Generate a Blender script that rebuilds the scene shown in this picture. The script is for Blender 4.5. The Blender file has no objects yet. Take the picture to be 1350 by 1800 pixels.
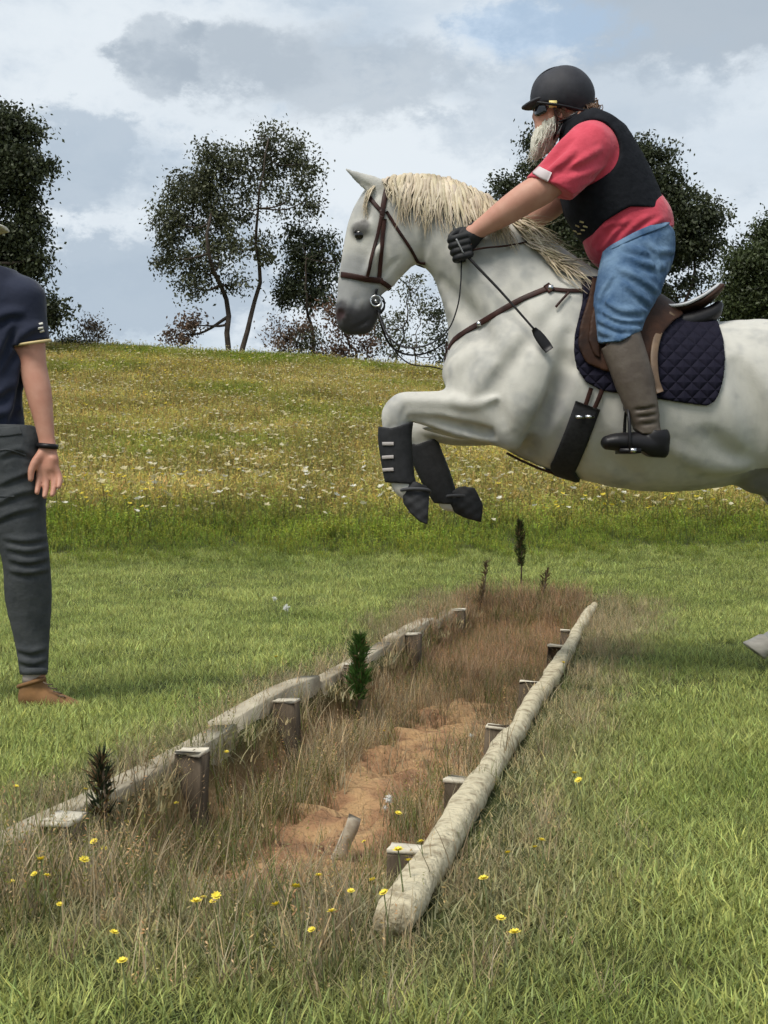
import bpy, bmesh, math, random
import numpy as np
from mathutils import Vector, Matrix
from mathutils.bvhtree import BVHTree

SC = bpy.context.scene
COL = SC.collection
R = math.radians
# ------------------------------------------------------------------ camera
FPX, CX, HY, CAMZ = 2200.0, 675.0, 885.0, 0.75      # focal length in photo pixels, eye height in metres
cam_d = bpy.data.cameras.new('camera')
cam = bpy.data.objects.new('camera', cam_d)
COL.objects.link(cam)
cam.location = (0, 0, CAMZ)
cam.rotation_euler = (R(90), 0, 0)
cam_d.sensor_fit = 'VERTICAL'
cam_d.sensor_height = 36.0
cam_d.lens = 36.0 * FPX / 1800.0
cam_d.shift_y = (HY - 900.0) / 1800.0
cam_d.clip_end = 3000
SC.camera = cam

# ------------------------------------------------------------------ exposure
SC.view_settings.view_transform = 'Standard'
SC.view_settings.look = 'None'
SC.view_settings.exposure = 0.4
SC.view_settings.gamma = 1.0
SC.view_settings.use_curve_mapping = False
SC.cycles.use_denoising = True
SC.cycles.use_adaptive_sampling = True
SC.cycles.adaptive_threshold = 0.03
SC.cycles.max_bounces = 4
SC.cycles.diffuse_bounces = 2
SC.cycles.glossy_bounces = 2
SC.cycles.transmission_bounces = 2
SC.cycles.transparent_max_bounces = 8

# ------------------------------------------------------------------ sun (soft, behind thin cloud)
SUN_DIR = Vector((-0.34, -0.40, 0.85)).normalized()
sl = bpy.data.lights.new('sun', 'SUN')
sl.energy = 2.5
sl.angle = R(24)
sl.color = (1.0, 0.96, 0.88)
so = bpy.data.objects.new('sun', sl)
COL.objects.link(so)
so.rotation_euler = SUN_DIR.to_track_quat('Z', 'Y').to_euler()

# ------------------------------------------------------------------ sky with drifting cloud
W = bpy.data.worlds.new('World')
SC.world = W
W.cycles.sampling_method = 'MANUAL'
W.cycles.sample_map_resolution = 512
W.use_nodes = True
nt = W.node_tree
nt.nodes.clear()
def N(t, **kw):
    n = nt.nodes.new(t)
    for k, v in kw.items():
        setattr(n, k, v)
    return n
def L(a, b):
    nt.links.new(a, b)
def math_node(op, a, b=None, c=None, clamp=False):
    n = N('ShaderNodeMath', operation=op)
    n.use_clamp = clamp
    for i, v in enumerate((a, b, c)):
        if v is None:
            continue
        if isinstance(v, (int, float)):
            n.inputs[i].default_value = v
        else:
            L(v, n.inputs[i])
    return n.outputs[0]
def mix_col(fac, a, b):
    n = N('ShaderNodeMix', data_type='RGBA')
    if isinstance(fac, (int, float)):
        n.inputs[0].default_value = fac
    else:
        L(fac, n.inputs[0])
    for s, v in ((n.inputs[6], a), (n.inputs[7], b)):
        if isinstance(v, tuple):
            s.default_value = (*v, 1)
        else:
            L(v, s)
    return n.outputs[2]
out = N('ShaderNodeOutputWorld')
bg = N('ShaderNodeBackground')
bg.inputs[1].default_value = 0.1
L(bg.outputs[0], out.inputs[0])
sky = N('ShaderNodeTexSky', sky_type='NISHITA')
sky.sun_disc = False
sky.sun_elevation = math.asin(SUN_DIR.z)
sky.sun_rotation = math.atan2(SUN_DIR.x, SUN_DIR.y)
sky.air_density = 1.0
sky.dust_density = 1.5
tc = N('ShaderNodeTexCoord')
nrm = N('ShaderNodeVectorMath', operation='NORMALIZE')
L(tc.outputs['Generated'], nrm.inputs[0])
sep = N('ShaderNodeSeparateXYZ')
L(nrm.outputs[0], sep.inputs[0])
az = math_node('ARCTAN2', sep.outputs[0], sep.outputs[1])
el = math_node('ARCSINE', sep.outputs[2])
# turbulence that breaks the outlines of every cloud
def noise(scale, det, rough, zs=1.6, off=0.0, lac=2.1):
    mp = N('ShaderNodeMapping')
    mp.inputs['Scale'].default_value = (1, 1, zs)
    mp.inputs['Location'].default_value = (off, off * .7, off * .3)
    L(nrm.outputs[0], mp.inputs[0])
    n = N('ShaderNodeTexNoise')
    n.inputs['Scale'].default_value = scale
    n.inputs['Detail'].default_value = det
    n.inputs['Roughness'].default_value = rough
    n.inputs['Lacunarity'].default_value = lac
    L(mp.outputs[0], n.inputs['Vector'])
    return n
nA = noise(9.0, 10, .62, 1.9, 3.1)
nB = noise(30.0, 6, .62, 1.5, 9.4)
nC = noise(3.0, 8, .55, 2.2, 21.7)
sA = N('ShaderNodeSeparateColor'); L(nA.outputs['Color'], sA.inputs[0])
def blob(px, py, rx, ry, soft=.55, amp=.75):
    """a cloud bank round one direction of the sky; returns a 0-1 mask with a torn outline"""
    a0 = math.atan2((px - CX) / FPX, 1)
    e0 = math.atan2((HY - py) / FPX, 1)
    da = math_node('DIVIDE', math_node('SUBTRACT', az, a0), rx / FPX)
    de = math_node('DIVIDE', math_node('SUBTRACT', el, e0), ry / FPX)
    d = math_node('SQRT', math_node('ADD', math_node('MULTIPLY', da, da), math_node('MULTIPLY', de, de)))
    d = math_node('ADD', d, math_node('MULTIPLY', math_node('SUBTRACT', nA.outputs[0], .5), amp * 3.4))
    d = math_node('ADD', d, math_node('MULTIPLY', math_node('SUBTRACT', nB.outputs[0], .5), amp * 2.4))
    mr = N('ShaderNodeMapRange', interpolation_type='SMOOTHSTEP')
    L(d, mr.inputs[0])
    mr.inputs[1].default_value = 1.0 + soft * .5
    mr.inputs[2].default_value = 1.0 - soft * .5
    return mr.outputs[0]
def ramp(src, lo, hi):
    mr = N('ShaderNodeMapRange', interpolation_type='SMOOTHSTEP')
    L(src, mr.inputs[0])
    mr.inputs[1].default_value = lo
    mr.inputs[2].default_value = hi
    return mr.outputs[0]
HAZE = (4.44, 5.16, 5.83)
WHITE = (6.1, 6.58, 6.99)
GREY = (2.87, 3.41, 4.02)
GREYB = (3.37, 4.05, 4.81)
c = mix_col(.80, sky.outputs[0], HAZE)                                # thin high veil over the blue
c = mix_col(math_node('MULTIPLY', ramp(nC.outputs[0], .40, .62), .75), c, WHITE)
c = mix_col(math_node('MULTIPLY', ramp(nA.outputs[0], .50, .66), .55), c, GREYB)
for (px, py, rx, ry, colr, k, soft) in (
        (330, 150, 330, 120, WHITE, .8, .9), (740, 260, 260, 110, WHITE, .95, .6), (120, 420, 210, 60, WHITE, .7, .6),
        (60, 90, 240, 120, WHITE, .45, .9), (1290, 300, 160, 110, WHITE, .5, .9), (500, 560, 330, 90, WHITE, .35, .9),
        (590, 130, 260, 70, GREY, .55, .7), (400, 120, 150, 45, GREY, .45, .7), (280, 120, 60, 65, GREY, .55, .5), (1230, 45, 300, 80, GREY, .75, .8),
        (165, 300, 115, 80, GREYB, .8, .5), (270, 505, 260, 95, GREYB, .85, .5), (1000, 190, 220, 90, GREYB, .5, .8),
        (930, 60, 130, 45, (3.1, 4.4, 6.1), .55, .9)):
    c = mix_col(math_node('MULTIPLY', blob(px, py, rx, ry, soft), k), c, colr)
L(c, bg.inputs[0])

# ------------------------------------------------------------------ small helpers
rng = np.random.default_rng(7)
random.seed(7)
def pix(px, py, Y):
    """point on the ray of a photo pixel at depth Y"""
    return Vector(((px - CX) * Y / FPX, Y, CAMZ - (py - HY) * Y / FPX))
def gpix(px, py):
    """point on the level near ground under a photo pixel"""
    Y = CAMZ * FPX / (py - HY)
    return Vector(((px - CX) * Y / FPX, Y, 0))
def tag(o, label=None, cat=None, group=None, kind=None):
    if label: o['label'] = label
    if cat: o['category'] = cat
    if group: o['group'] = group
    if kind: o['kind'] = kind
    return o
def empty(name, loc=(0, 0, 0), label=None, cat=None, group=None):
    o = bpy.data.objects.new(name, None)
    o.location = loc
    o.empty_display_size = .1
    COL.objects.link(o)
    return tag(o, label, cat, group)
def put(name, me, mat=None, parent=None, link=True):
    o = bpy.data.objects.new(name, me)
    if mat is not None and len(me.materials) == 0:
        me.materials.append(mat)
    if link:
        COL.objects.link(o)
    if parent is not None:
        o.parent = parent
        o.matrix_parent_inverse = Matrix.Translation(-parent.location)
    return o
def mesh_np(name, verts, faces, smooth=True):
    """verts (N,3), faces (M,k) arrays of one face size"""
    verts = np.asarray(verts, dtype=np.float32)
    faces = np.asarray(faces, dtype=np.int32)
    me = bpy.data.meshes.new(name)
    me.vertices.add(len(verts))
    me.vertices.foreach_set('co', verts.ravel())
    m, k = faces.shape
    me.loops.add(m * k)
    me.loops.foreach_set('vertex_index', faces.ravel())
    me.polygons.add(m)
    me.polygons.foreach_set('loop_start', np.arange(0, m * k, k, dtype=np.int32))
    me.polygons.foreach_set('loop_total', np.full(m, k, dtype=np.int32))
    me.update(calc_edges=True)
    if smooth:
        me.polygons.foreach_set('use_smooth', np.ones(m, dtype=bool))
    return me
def set_attr(me, name, data, typ='FLOAT_COLOR', domain='POINT'):
    a = me.attributes.new(name, typ, domain)
    key = {'FLOAT_COLOR': 'color', 'FLOAT': 'value', 'FLOAT_VECTOR': 'vector', 'INT': 'value'}[typ]
    a.data.foreach_set(key, np.asarray(data).ravel())
def hash3(i, j, k, s=0):
    n = (i * 374761393 + j * 668265263 + k * 2147483647 + s * 974634777) & 0xffffffff
    n = ((n ^ (n >> 13)) * 1274126177) & 0xffffffff
    return ((n ^ (n >> 16)) & 0xffff) / 65535.0
def vnoise(p, scale=1.0, octaves=3, seed=0):
    """smooth value noise in 0-1 for an (N,3) or (N,2) array"""
    p = np.asarray(p, dtype=np.float64)
    if p.shape[1] == 2:
        p = np.c_[p, np.zeros(len(p))]
    tot = np.zeros(len(p)); amp = 1.0; norm = 0
    q = p * scale
    for o in range(octaves):
        f = np.floor(q).astype(np.int64); t = q - f; t = t * t * (3 - 2 * t)
        v = 0
        for dx in (0, 1):
            for dy in (0, 1):
                for dz in (0, 1):
                    w = (t[:, 0] if dx else 1 - t[:, 0]) * (t[:, 1] if dy else 1 - t[:, 1]) * (t[:, 2] if dz else 1 - t[:, 2])
                    v = v + w * hash3(f[:, 0] + dx, f[:, 1] + dy, f[:, 2] + dz, seed + o)
        tot += amp * v; norm += amp
        amp *= .5; q = q * 2.03 + 17.1
    return tot / norm
def sstep(a, b, x):
    t = np.clip((x - a) / (b - a), 0, 1)
    return t * t * (3 - 2 * t)

# ------------------------------------------------------------------ materials
MATS = {}
def mat(name, col, rough=.7, col2=None, nscale=8, ndetail=4, bump=0, bscale=40, bdist=.01, metal=0, spec=.4, sheen=0, attr=None, aniso=None, contrast=(.35, .65), stretch=None):
    if name in MATS:
        return MATS[name]
    m = bpy.data.materials.new(name)
    m.use_nodes = True
    t = m.node_tree
    b = t.nodes['Principled BSDF']
    b.inputs['Roughness'].default_value = rough
    b.inputs['Metallic'].default_value = metal
    b.inputs['Specular IOR Level'].default_value = spec
    if sheen:
        b.inputs['Sheen Weight'].default_value = sheen
        b.inputs['Sheen Roughness'].default_value = .5
    co = t.nodes.new('ShaderNodeTexCoord')
    vec = co.outputs['Object']
    if stretch:
        mp = t.nodes.new('ShaderNodeMapping')
        mp.inputs['Scale'].default_value = stretch
        t.links.new(vec, mp.inputs[0]); vec = mp.outputs[0]
    src = None
    if col2 is not None:
        n = t.nodes.new('ShaderNodeTexNoise')
        n.inputs['Scale'].default_value = nscale
        n.inputs['Detail'].default_value = ndetail
        n.inputs['Roughness'].default_value = .6
        t.links.new(vec, n.inputs['Vector'])
        mr = t.nodes.new('ShaderNodeMapRange')
        mr.inputs[1].default_value, mr.inputs[2].default_value = contrast
        t.links.new(n.outputs[0], mr.inputs[0])
        mx = t.nodes.new('ShaderNodeMix'); mx.data_type = 'RGBA'
        mx.inputs[6].default_value = (*col, 1); mx.inputs[7].default_value = (*col2, 1)
        t.links.new(mr.outputs[0], mx.inputs[0])
        src = mx.outputs[2]
    if attr:
        a = t.nodes.new('ShaderNodeAttribute'); a.attribute_name = attr
        if src is None:
            src = a.outputs['Color']
        else:
            ml = t.nodes.new('ShaderNodeMix'); ml.data_type = 'RGBA'; ml.blend_type = 'MULTIPLY'
            ml.inputs[0].default_value = 1
            t.links.new(src, ml.inputs[6]); t.links.new(a.outputs['Color'], ml.inputs[7])
            src = ml.outputs[2]
    if src is None:
        b.inputs['Base Color'].default_value = (*col, 1)
    else:
        t.links.new(src, b.inputs['Base Color'])
    if bump:
        n2 = t.nodes.new('ShaderNodeTexNoise')
        n2.inputs['Scale'].default_value = bscale
        n2.inputs['Detail'].default_value = 5
        t.links.new(vec, n2.inputs['Vector'])
        bp = t.nodes.new('ShaderNodeBump')
        bp.inputs['Strength'].default_value = bump
        bp.inputs['Distance'].default_value = bdist
        t.links.new(n2.outputs[0], bp.inputs['Height'])
        t.links.new(bp.outputs[0], b.inputs['Normal'])
    MATS[name] = m
    return m
def leaf_mat(name, attr_type='GEOMETRY', trans=.35, rough=.6, jitter=.5):
    """thin leaf or grass blade: its tint comes with the plant, each blade differs a little"""
    m = bpy.data.materials.new(name); m.use_nodes = True
    t = m.node_tree; t.nodes.clear()
    o = t.nodes.new('ShaderNodeOutputMaterial')
    a = t.nodes.new('ShaderNodeAttribute'); a.attribute_name = 'tint'; a.attribute_type = attr_type
    r = t.nodes.new('ShaderNodeAttribute'); r.attribute_name = 'shade'; r.attribute_type = 'GEOMETRY'
    ml = t.nodes.new('ShaderNodeMix'); ml.data_type = 'RGBA'; ml.blend_type = 'MULTIPLY'; ml.inputs[0].default_value = 1
    t.links.new(a.outputs['Color'], ml.inputs[6]); t.links.new(r.outputs['Color'], ml.inputs[7])
    d = t.nodes.new('ShaderNodeBsdfPrincipled')
    d.inputs['Roughness'].default_value = rough
    d.inputs['Specular IOR Level'].default_value = .3
    t.links.new(ml.outputs[2], d.inputs['Base Color'])
    tr = t.nodes.new('ShaderNodeBsdfTranslucent')
    t.links.new(ml.outputs[2], tr.inputs[0])
    mx = t.nodes.new('ShaderNodeMixShader'); mx.inputs[0].default_value = trans
    t.links.new(d.outputs[0], mx.inputs[1]); t.links.new(tr.outputs[0], mx.inputs[2])
    t.links.new(mx.outputs[0], o.inputs[0])
    return m

# ------------------------------------------------------------------ sculpting: smooth solids on a grid, skinned by surface nets
def FB(plane, px0, py0, px1, py1, d0, d1, h):
    """a grid that holds a pixel window between two depths"""
    c_ = [pix(px, py, plane + d) for px in (px0, px1) for py in (py0, py1) for d in (d0, d1)]
    c_ = np.array([tuple(q) for q in c_])
    return Field(c_.min(0), c_.max(0), h)
class Field:
    def __init__(self, lo, hi, h):
        self.lo = np.array(lo, float); self.h = h
        n = np.ceil((np.array(hi) - self.lo) / h).astype(int) + 1
        self.n = n
        self.F = np.full(n, 1.0, np.float32)
        self.ax = [self.lo[i] + h * np.arange(n[i]) for i in range(3)]
    def window(self, lo, hi):
        s = []
        for i in range(3):
            a = max(0, int(math.floor((lo[i] - self.lo[i]) / self.h)))
            b = min(self.n[i], int(math.ceil((hi[i] - self.lo[i]) / self.h)) + 1)
            s.append(slice(a, max(a, b)))
        return tuple(s)
    def axes(self, w):
        return (self.ax[0][w[0]][:, None, None].astype(np.float32), self.ax[1][w[1]][None, :, None].astype(np.float32), self.ax[2][w[2]][None, None, :].astype(np.float32))
    def chain_d(self, pts, w):
        """pts rows: x y z r k  (k: depth radius divided by r)"""
        X, Y, Z = self.axes(w)
        best = None
        if len(pts) == 1:
            pts = np.vstack([pts, pts + 1e-4])
        for a, b in zip(pts[:-1], pts[1:]):
            km = .5 * (a[4] + b[4])
            ab = b[:3] - a[:3]
            L2 = ab[0] ** 2 + (ab[1] / km) ** 2 + ab[2] ** 2 + 1e-12
            t = np.clip(((X - a[0]) * ab[0] + (Y - a[1]) * (ab[1] / km ** 2) + (Z - a[2]) * ab[2]) / L2, 0, 1)
            kk = a[4] + (b[4] - a[4]) * t
            d = np.sqrt((X - a[0] - ab[0] * t) ** 2 + ((Y - a[1] - ab[1] * t) / kk) ** 2 + (Z - a[2] - ab[2] * t) ** 2)
            d = (d - (a[3] + (b[3] - a[3]) * t)) * np.minimum(1.0, kk)
            best = d if best is None else np.minimum(best, d)
        return best
    def add(self, pts, k=.03, sub=False, smooth=True):
        pts = np.atleast_2d(np.asarray(pts, float))
        if smooth and len(pts) > 2:
            pts = catmull(pts, 3)
        rr = (pts[:, 3] * np.maximum(1, pts[:, 4]))[:, None] + k + .06
        lo = (pts[:, :3] - rr).min(0); hi = (pts[:, :3] + rr).max(0)
        w = self.window(lo, hi)
        if any(s.stop <= s.start for s in w):
            return
        d = self.chain_d(pts, w)
        a = self.F[w]
        if sub:
            d = -d
            hh = np.clip(.5 - .5 * (d - a) / k, 0, 1)
            self.F[w] = d * hh + a * (1 - hh) + k * hh * (1 - hh) if False else np.maximum(a, d) + np.maximum(k - np.abs(a - d), 0) ** 2 / (4 * k)
        else:
            self.F[w] = np.minimum(a, d) - np.maximum(k - np.abs(a - d), 0) ** 2 / (4 * k)
    def copy(self):
        g = Field.__new__(Field)
        g.lo, g.h, g.n, g.ax = self.lo, self.h, self.n, self.ax
        g.F = self.F.copy()
        return g
    def poly(self, pts):
        """signed distance to a side-view outline (x,z) on the grid's x-z plane, negative inside"""
        X = self.ax[0][:, None]; Z = self.ax[2][None, :]
        d = np.full((len(self.ax[0]), len(self.ax[2])), 1e9); s = np.ones_like(d)
        n = len(pts)
        for i in range(n):
            ax_, az_ = pts[i]; bx_, bz_ = pts[(i + 1) % n]
            ex, ez = bx_ - ax_, bz_ - az_
            wx, wz = X - ax_, Z - az_
            t = np.clip((wx * ex + wz * ez) / (ex * ex + ez * ez + 1e-12), 0, 1)
            d = np.minimum(d, (wx - ex * t) ** 2 + (wz - ez * t) ** 2)
            c1 = Z >= az_; c2 = Z < bz_; c3 = ex * wz > ez * wx
            flip = (c1 & c2 & c3) | (~c1 & ~c2 & ~c3)
            s = np.where(flip, -s, s)
        return (s * np.sqrt(d)).astype(np.float32)[:, None, :]
    def mesh(self, name, relax=1):
        v, f = surface_nets(self.F, self.lo, self.h)
        if relax and len(v):
            v = relax_mesh(v, f, relax)
        return mesh_np(name, v, f)
def catmull(p, n):
    p = np.asarray(p, float)
    q = np.vstack([2 * p[0] - p[1], p, 2 * p[-1] - p[-2]])
    q[0, 3:] = p[0, 3:]; q[-1, 3:] = p[-1, 3:]
    o = []
    for i in range(1, len(q) - 2):
        for j in range(n):
            t = j / n
            o.append(.5 * ((2 * q[i]) + (-q[i - 1] + q[i + 1]) * t + (2 * q[i - 1] - 5 * q[i] + 4 * q[i + 1] - q[i + 2]) * t * t + (-q[i - 1] + 3 * q[i] - 3 * q[i + 1] + q[i + 2]) * t ** 3))
    o.append(p[-1])
    o = np.array(o)
    if o.shape[1] > 3:
        o[:, 3] = np.maximum(o[:, 3], .001)
        o[:, 4] = np.maximum(o[:, 4], .05)
    return o
def surface_nets(F, lo, h):
    ins = F < 0
    c = [ins[i:ins.shape[0] - 1 + i, j:ins.shape[1] - 1 + j, k:ins.shape[2] - 1 + k] for i in (0, 1) for j in (0, 1) for k in (0, 1)]
    s = sum(x.astype(np.int8) for x in c)
    act = (s > 0) & (s < 8)
    I = np.argwhere(act)
    vid = np.full(act.shape, -1, np.int32)
    vid[act] = np.arange(len(I))
    acc = np.zeros((len(I), 3)); cnt = np.zeros(len(I))
    corners = [(i, j, k) for i in (0, 1) for j in (0, 1) for k in (0, 1)]
    val = {q: F[I[:, 0] + q[0], I[:, 1] + q[1], I[:, 2] + q[2]].astype(np.float64) for q in corners}
    for a in corners:
        for ax_ in range(3):
            if a[ax_]:
                continue
            b = list(a); b[ax_] = 1; b = tuple(b)
            va, vb = val[a], val[b]
            m = (va < 0) != (vb < 0)
            t = np.where(m, va / np.where(m, va - vb, 1), 0)
            p = np.array(a, float)[None, :].repeat(len(I), 0)
            p[:, ax_] = t
            acc += p * m[:, None]; cnt += m
    v = lo + h * (I + acc / np.maximum(cnt, 1)[:, None])
    quads = []
    for ax_ in range(3):
        sl0 = [slice(None)] * 3; sl1 = [slice(None)] * 3
        sl0[ax_] = slice(0, -1); sl1[ax_] = slice(1, None)
        A, B = ins[tuple(sl0)], ins[tuple(sl1)]
        E = np.argwhere(A != B)
        o1, o2 = [(1, 2), (2, 0), (0, 1)][ax_]
        ok = (E[:, o1] > 0) & (E[:, o2] > 0) & (E[:, o1] < vid.shape[o1]) & (E[:, o2] < vid.shape[o2])
        E = E[ok]
        inside_first = A[tuple(E.T)]
        q = []
        for (d1, d2) in ((-1, -1), (0, -1), (0, 0), (-1, 0)):
            e = E.copy(); e[:, o1] += d1; e[:, o2] += d2
            q.append(vid[tuple(e.T)])
        q = np.stack(q, 1)
        q[~inside_first] = q[~inside_first][:, ::-1]
        quads.append(q)
    f = np.vstack(quads)
    f = f[(f >= 0).all(1)]
    return v, f
def relax_mesh(v, f, it=1, lam=.5):
    e = np.vstack([f[:, [0, 1]], f[:, [1, 2]], f[:, [2, 3]], f[:, [3, 0]]])
    for _ in range(it):
        s = np.zeros_like(v); n = np.zeros(len(v))
        for k in range(3):
            s[:, k] = np.bincount(e[:, 0], weights=v[e[:, 1], k], minlength=len(v)) + np.bincount(e[:, 1], weights=v[e[:, 0], k], minlength=len(v))
        n = np.bincount(e[:, 0], minlength=len(v)) + np.bincount(e[:, 1], minlength=len(v))
        v = v + lam * (s / np.maximum(n, 1)[:, None] - v)
    return v
def smoothmin(a, b, k):
    return np.minimum(a, b) - np.maximum(k - np.abs(a - b), 0) ** 2 / (4 * k)

# ------------------------------------------------------------------ ribbons and tubes
def tube_np(path, radii, sides=8, flat=1.0, cap=True):
    """tapered tube along path; flat<1 squashes it"""
    P = np.asarray(path, float); n = len(P)
    rad = np.broadcast_to(np.asarray(radii, float), (n,))
    T = np.gradient(P, axis=0); T /= np.linalg.norm(T, axis=1)[:, None] + 1e-9
    up = np.array([0, 0, 1.0]) if abs(T[0, 2]) < .9 else np.array([1.0, 0, 0])
    V = []; 
    nrm_ = np.cross(T[0], up); nrm_ /= np.linalg.norm(nrm_) + 1e-9
    for i in range(n):
        nrm_ = nrm_ - T[i] * nrm_.dot(T[i]); nrm_ /= np.linalg.norm(nrm_) + 1e-9
        bi = np.cross(T[i], nrm_)
        for s in range(sides):
            a = 2 * math.pi * s / sides
            V.append(P[i] + rad[i] * (math.cos(a) * nrm_ + flat * math.sin(a) * bi))
    Fq = []
    for i in range(n - 1):
        for s in range(sides):
            s2 = (s + 1) % sides
            Fq.append((i * sides + s, i * sides + s2, (i + 1) * sides + s2, (i + 1) * sides + s))
    if cap:
        for base, rev in ((0, True), ((n - 1) * sides, False)):
            ci = len(V); V.append(P[0] if rev else P[-1])
            for s in range(0, sides, 2):
                q = (base + s, base + (s + 1) % sides, base + (s + 2) % sides, ci)
                Fq.append(q[::-1] if rev else q)
    return np.array(V), np.array(Fq)
def join_np(parts):
    V = []; Fq = []; o = 0
    for v, f in parts:
        V.append(v); Fq.append(np.asarray(f) + o); o += len(v)
    return np.vstack(V), np.vstack(Fq)
def strap_np(P, Nn, width, thick):
    """flat strap along points P lying with outward normals Nn"""
    P = np.asarray(P, float); Nn = np.asarray(Nn, float); n = len(P)
    width = np.broadcast_to(np.asarray(width, float), (n,))
    T = np.gradient(P, axis=0); T /= np.linalg.norm(T, axis=1)[:, None] + 1e-9
    Nn = Nn - T * (Nn * T).sum(1)[:, None]; Nn /= np.linalg.norm(Nn, axis=1)[:, None] + 1e-9
    B = np.cross(T, Nn)
    V = []; Fq = []
    prof = [(-.5, -.3), (-.5, .6), (-.36, 1), (.36, 1), (.5, .6), (.5, -.3)]
    m = len(prof)
    for i in range(n):
        for (a, b) in prof:
            V.append(P[i] + B[i] * width[i] * a + Nn[i] * thick * b)
    for i in range(n - 1):
        for s in range(m):
            s2 = (s + 1) % m
            Fq.append((i * m + s, i * m + s2, (i + 1) * m + s2, (i + 1) * m + s))
    for b, rev in ((0, True), ((n - 1) * m, False)):
        for q in ((b, b + 1, b + 4, b + 5), (b + 1, b + 2, b + 3, b + 4)):
            Fq.append(q if rev else q[::-1])
    return np.array(V), np.array(Fq)
def resample(P, n):
    P = np.asarray(P, float)
    d = np.r_[0, np.cumsum(np.linalg.norm(np.diff(P, axis=0), axis=1))]
    t = np.linspace(0, d[-1], n)
    return np.stack([np.interp(t, d, P[:, k]) for k in range(P.shape[1])], 1)
def spline(P, n):
    P = np.asarray(P, float)
    if len(P) < 3:
        return resample(P, n)
    q = np.vstack([2 * P[0] - P[1], P, 2 * P[-1] - P[-2]])
    o = []
    for i in range(1, len(q) - 2):
        for j in range(12):
            t = j / 12
            o.append(.5 * ((2 * q[i]) + (-q[i - 1] + q[i + 1]) * t + (2 * q[i - 1] - 5 * q[i] + 4 * q[i + 1] - q[i + 2]) * t * t + (-q[i - 1] + 3 * q[i] - 3 * q[i + 1] + q[i + 2]) * t ** 3))
    o.append(P[-1])
    return resample(np.array(o), n)
def box_np(lo, hi, taper=0):
    x0, y0, z0 = lo; x1, y1, z1 = hi
    V = np.array([(x0, y0, z0), (x1, y0, z0), (x1, y1, z0), (x0, y1, z0), (x0, y0, z1), (x1, y0, z1), (x1, y1, z1), (x0, y1, z1)], float)
    Fq = np.array([(0, 3, 2, 1), (4, 5, 6, 7), (0, 1, 5, 4), (1, 2, 6, 5), (2, 3, 7, 6), (3, 0, 4, 7)])
    return V, Fq
# ================================================================== THE LAND
DU = np.array([.2139, .9768]); DV = np.array([.9768, -.2139])        # along and across the ditch
V_L = float(np.dot((-.823, 2.68), DV)); V_R = float(np.dot((.025, 2.185), DV))
U_0 = float(np.dot((.025, 2.185), DU)); U_1 = float(np.dot((1.5, 8.92), DU))
CREST = 42.0
def crest_z(x):
    return 5.15 - .078 * np.clip(x, -30, 18) - .0016 * np.clip(x, -30, 18) ** 2
def land(x, y):
    x = np.asarray(x, float); y = np.asarray(y, float)
    t = np.clip((y - 8.0) / (CREST - 8.0), 0, 1)
    z = crest_z(x) * t ** 1.35
    over = np.clip(y - CREST, 0, None)
    z = z + .2 * np.minimum(over, 4) - .05 * np.minimum(over, 4) ** 2 - .16 * np.clip(over - 4, 0, 60)
    z = z + .05 * (vnoise(np.c_[x.ravel(), y.ravel()], .35, 3, 4).reshape(x.shape) - .5) * sstep(9, 16, y) * 3
    z = z + .03 * (vnoise(np.c_[x.ravel(), y.ravel()], 1.3, 3, 5).reshape(x.shape) - .5)
    return z
def ditch_mask(x, y):
    u = x * DU[0] + y * DU[1]; v = x * DV[0] + y * DV[1]
    wob = .05 * (vnoise(np.c_[x.ravel(), y.ravel()], 3.0, 2, 11).reshape(np.shape(x)) - .5)
    a = sstep(V_L + .03, V_L + .12, v + wob) * (1 - sstep(V_R - .10, V_R - .01, v + wob))
    e = sstep(U_0 - .05, U_0 + .95, u) * (1 - sstep(U_1 - .55, U_1 + .05, u))
    return a * e, u, v
def ground(x, y):
    m, u, v = ditch_mask(x, y)
    P = np.c_[np.ravel(x), np.ravel(y)]
    rid = np.abs(vnoise(P * np.array([1, 2.2]), 6.5, 3, 37) - .5).reshape(np.shape(x))
    lump = (vnoise(P, 5.0, 4, 31).reshape(np.shape(x)) - .5) * .10 - .055 * np.clip(1 - rid / .045, 0, 1) + (vnoise(P, 19.0, 3, 38).reshape(np.shape(x)) - .5) * .035
    return land(x, y) + m * (-.21 + lump)
def steps(*seg):
    o = []
    for a, b, d in seg:
        o += list(np.arange(a, b, d))
    o.append(seg[-1][1])
    return np.array(o)
xs = steps((-700, -60, 80), (-60, -14, 2), (-14, -1.8, .4), (-1.8, 2.4, .035), (2.4, 14, .4), (14, 60, 2), (60, 700, 80))
ys = steps((-300, -4, 40), (-4, 1.2, .4), (1.2, 9.6, .04), (9.6, 50, .4), (50, 120, 5), (120, 900, 80))
GX, GY = np.meshgrid(xs, ys, indexing='ij')
GZ = ground(GX, GY)
ii = np.arange(len(xs) * len(ys)).reshape(len(xs), len(ys))
faces = np.stack([ii[:-1, :-1], ii[1:, :-1], ii[1:, 1:], ii[:-1, 1:]], -1).reshape(-1, 4)
me = mesh_np('ground', np.stack([GX, GY, GZ], -1).reshape(-1, 3), faces)
dm, du_, dv_ = ditch_mask(GX, GY)
set_attr(me, 'soil', np.clip(dm * 1.2, 0, 1).ravel(), 'FLOAT')
m = bpy.data.materials.new('earth'); m.use_nodes = True
t = m.node_tree; b = t.nodes['Principled BSDF']; b.inputs['Roughness'].default_value = .95; b.inputs['Specular IOR Level'].default_value = .15
co = t.nodes.new('ShaderNodeTexCoord')
n1 = t.nodes.new('ShaderNodeTexNoise'); n1.inputs['Scale'].default_value = 5; n1.inputs['Detail'].default_value = 7
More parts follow.
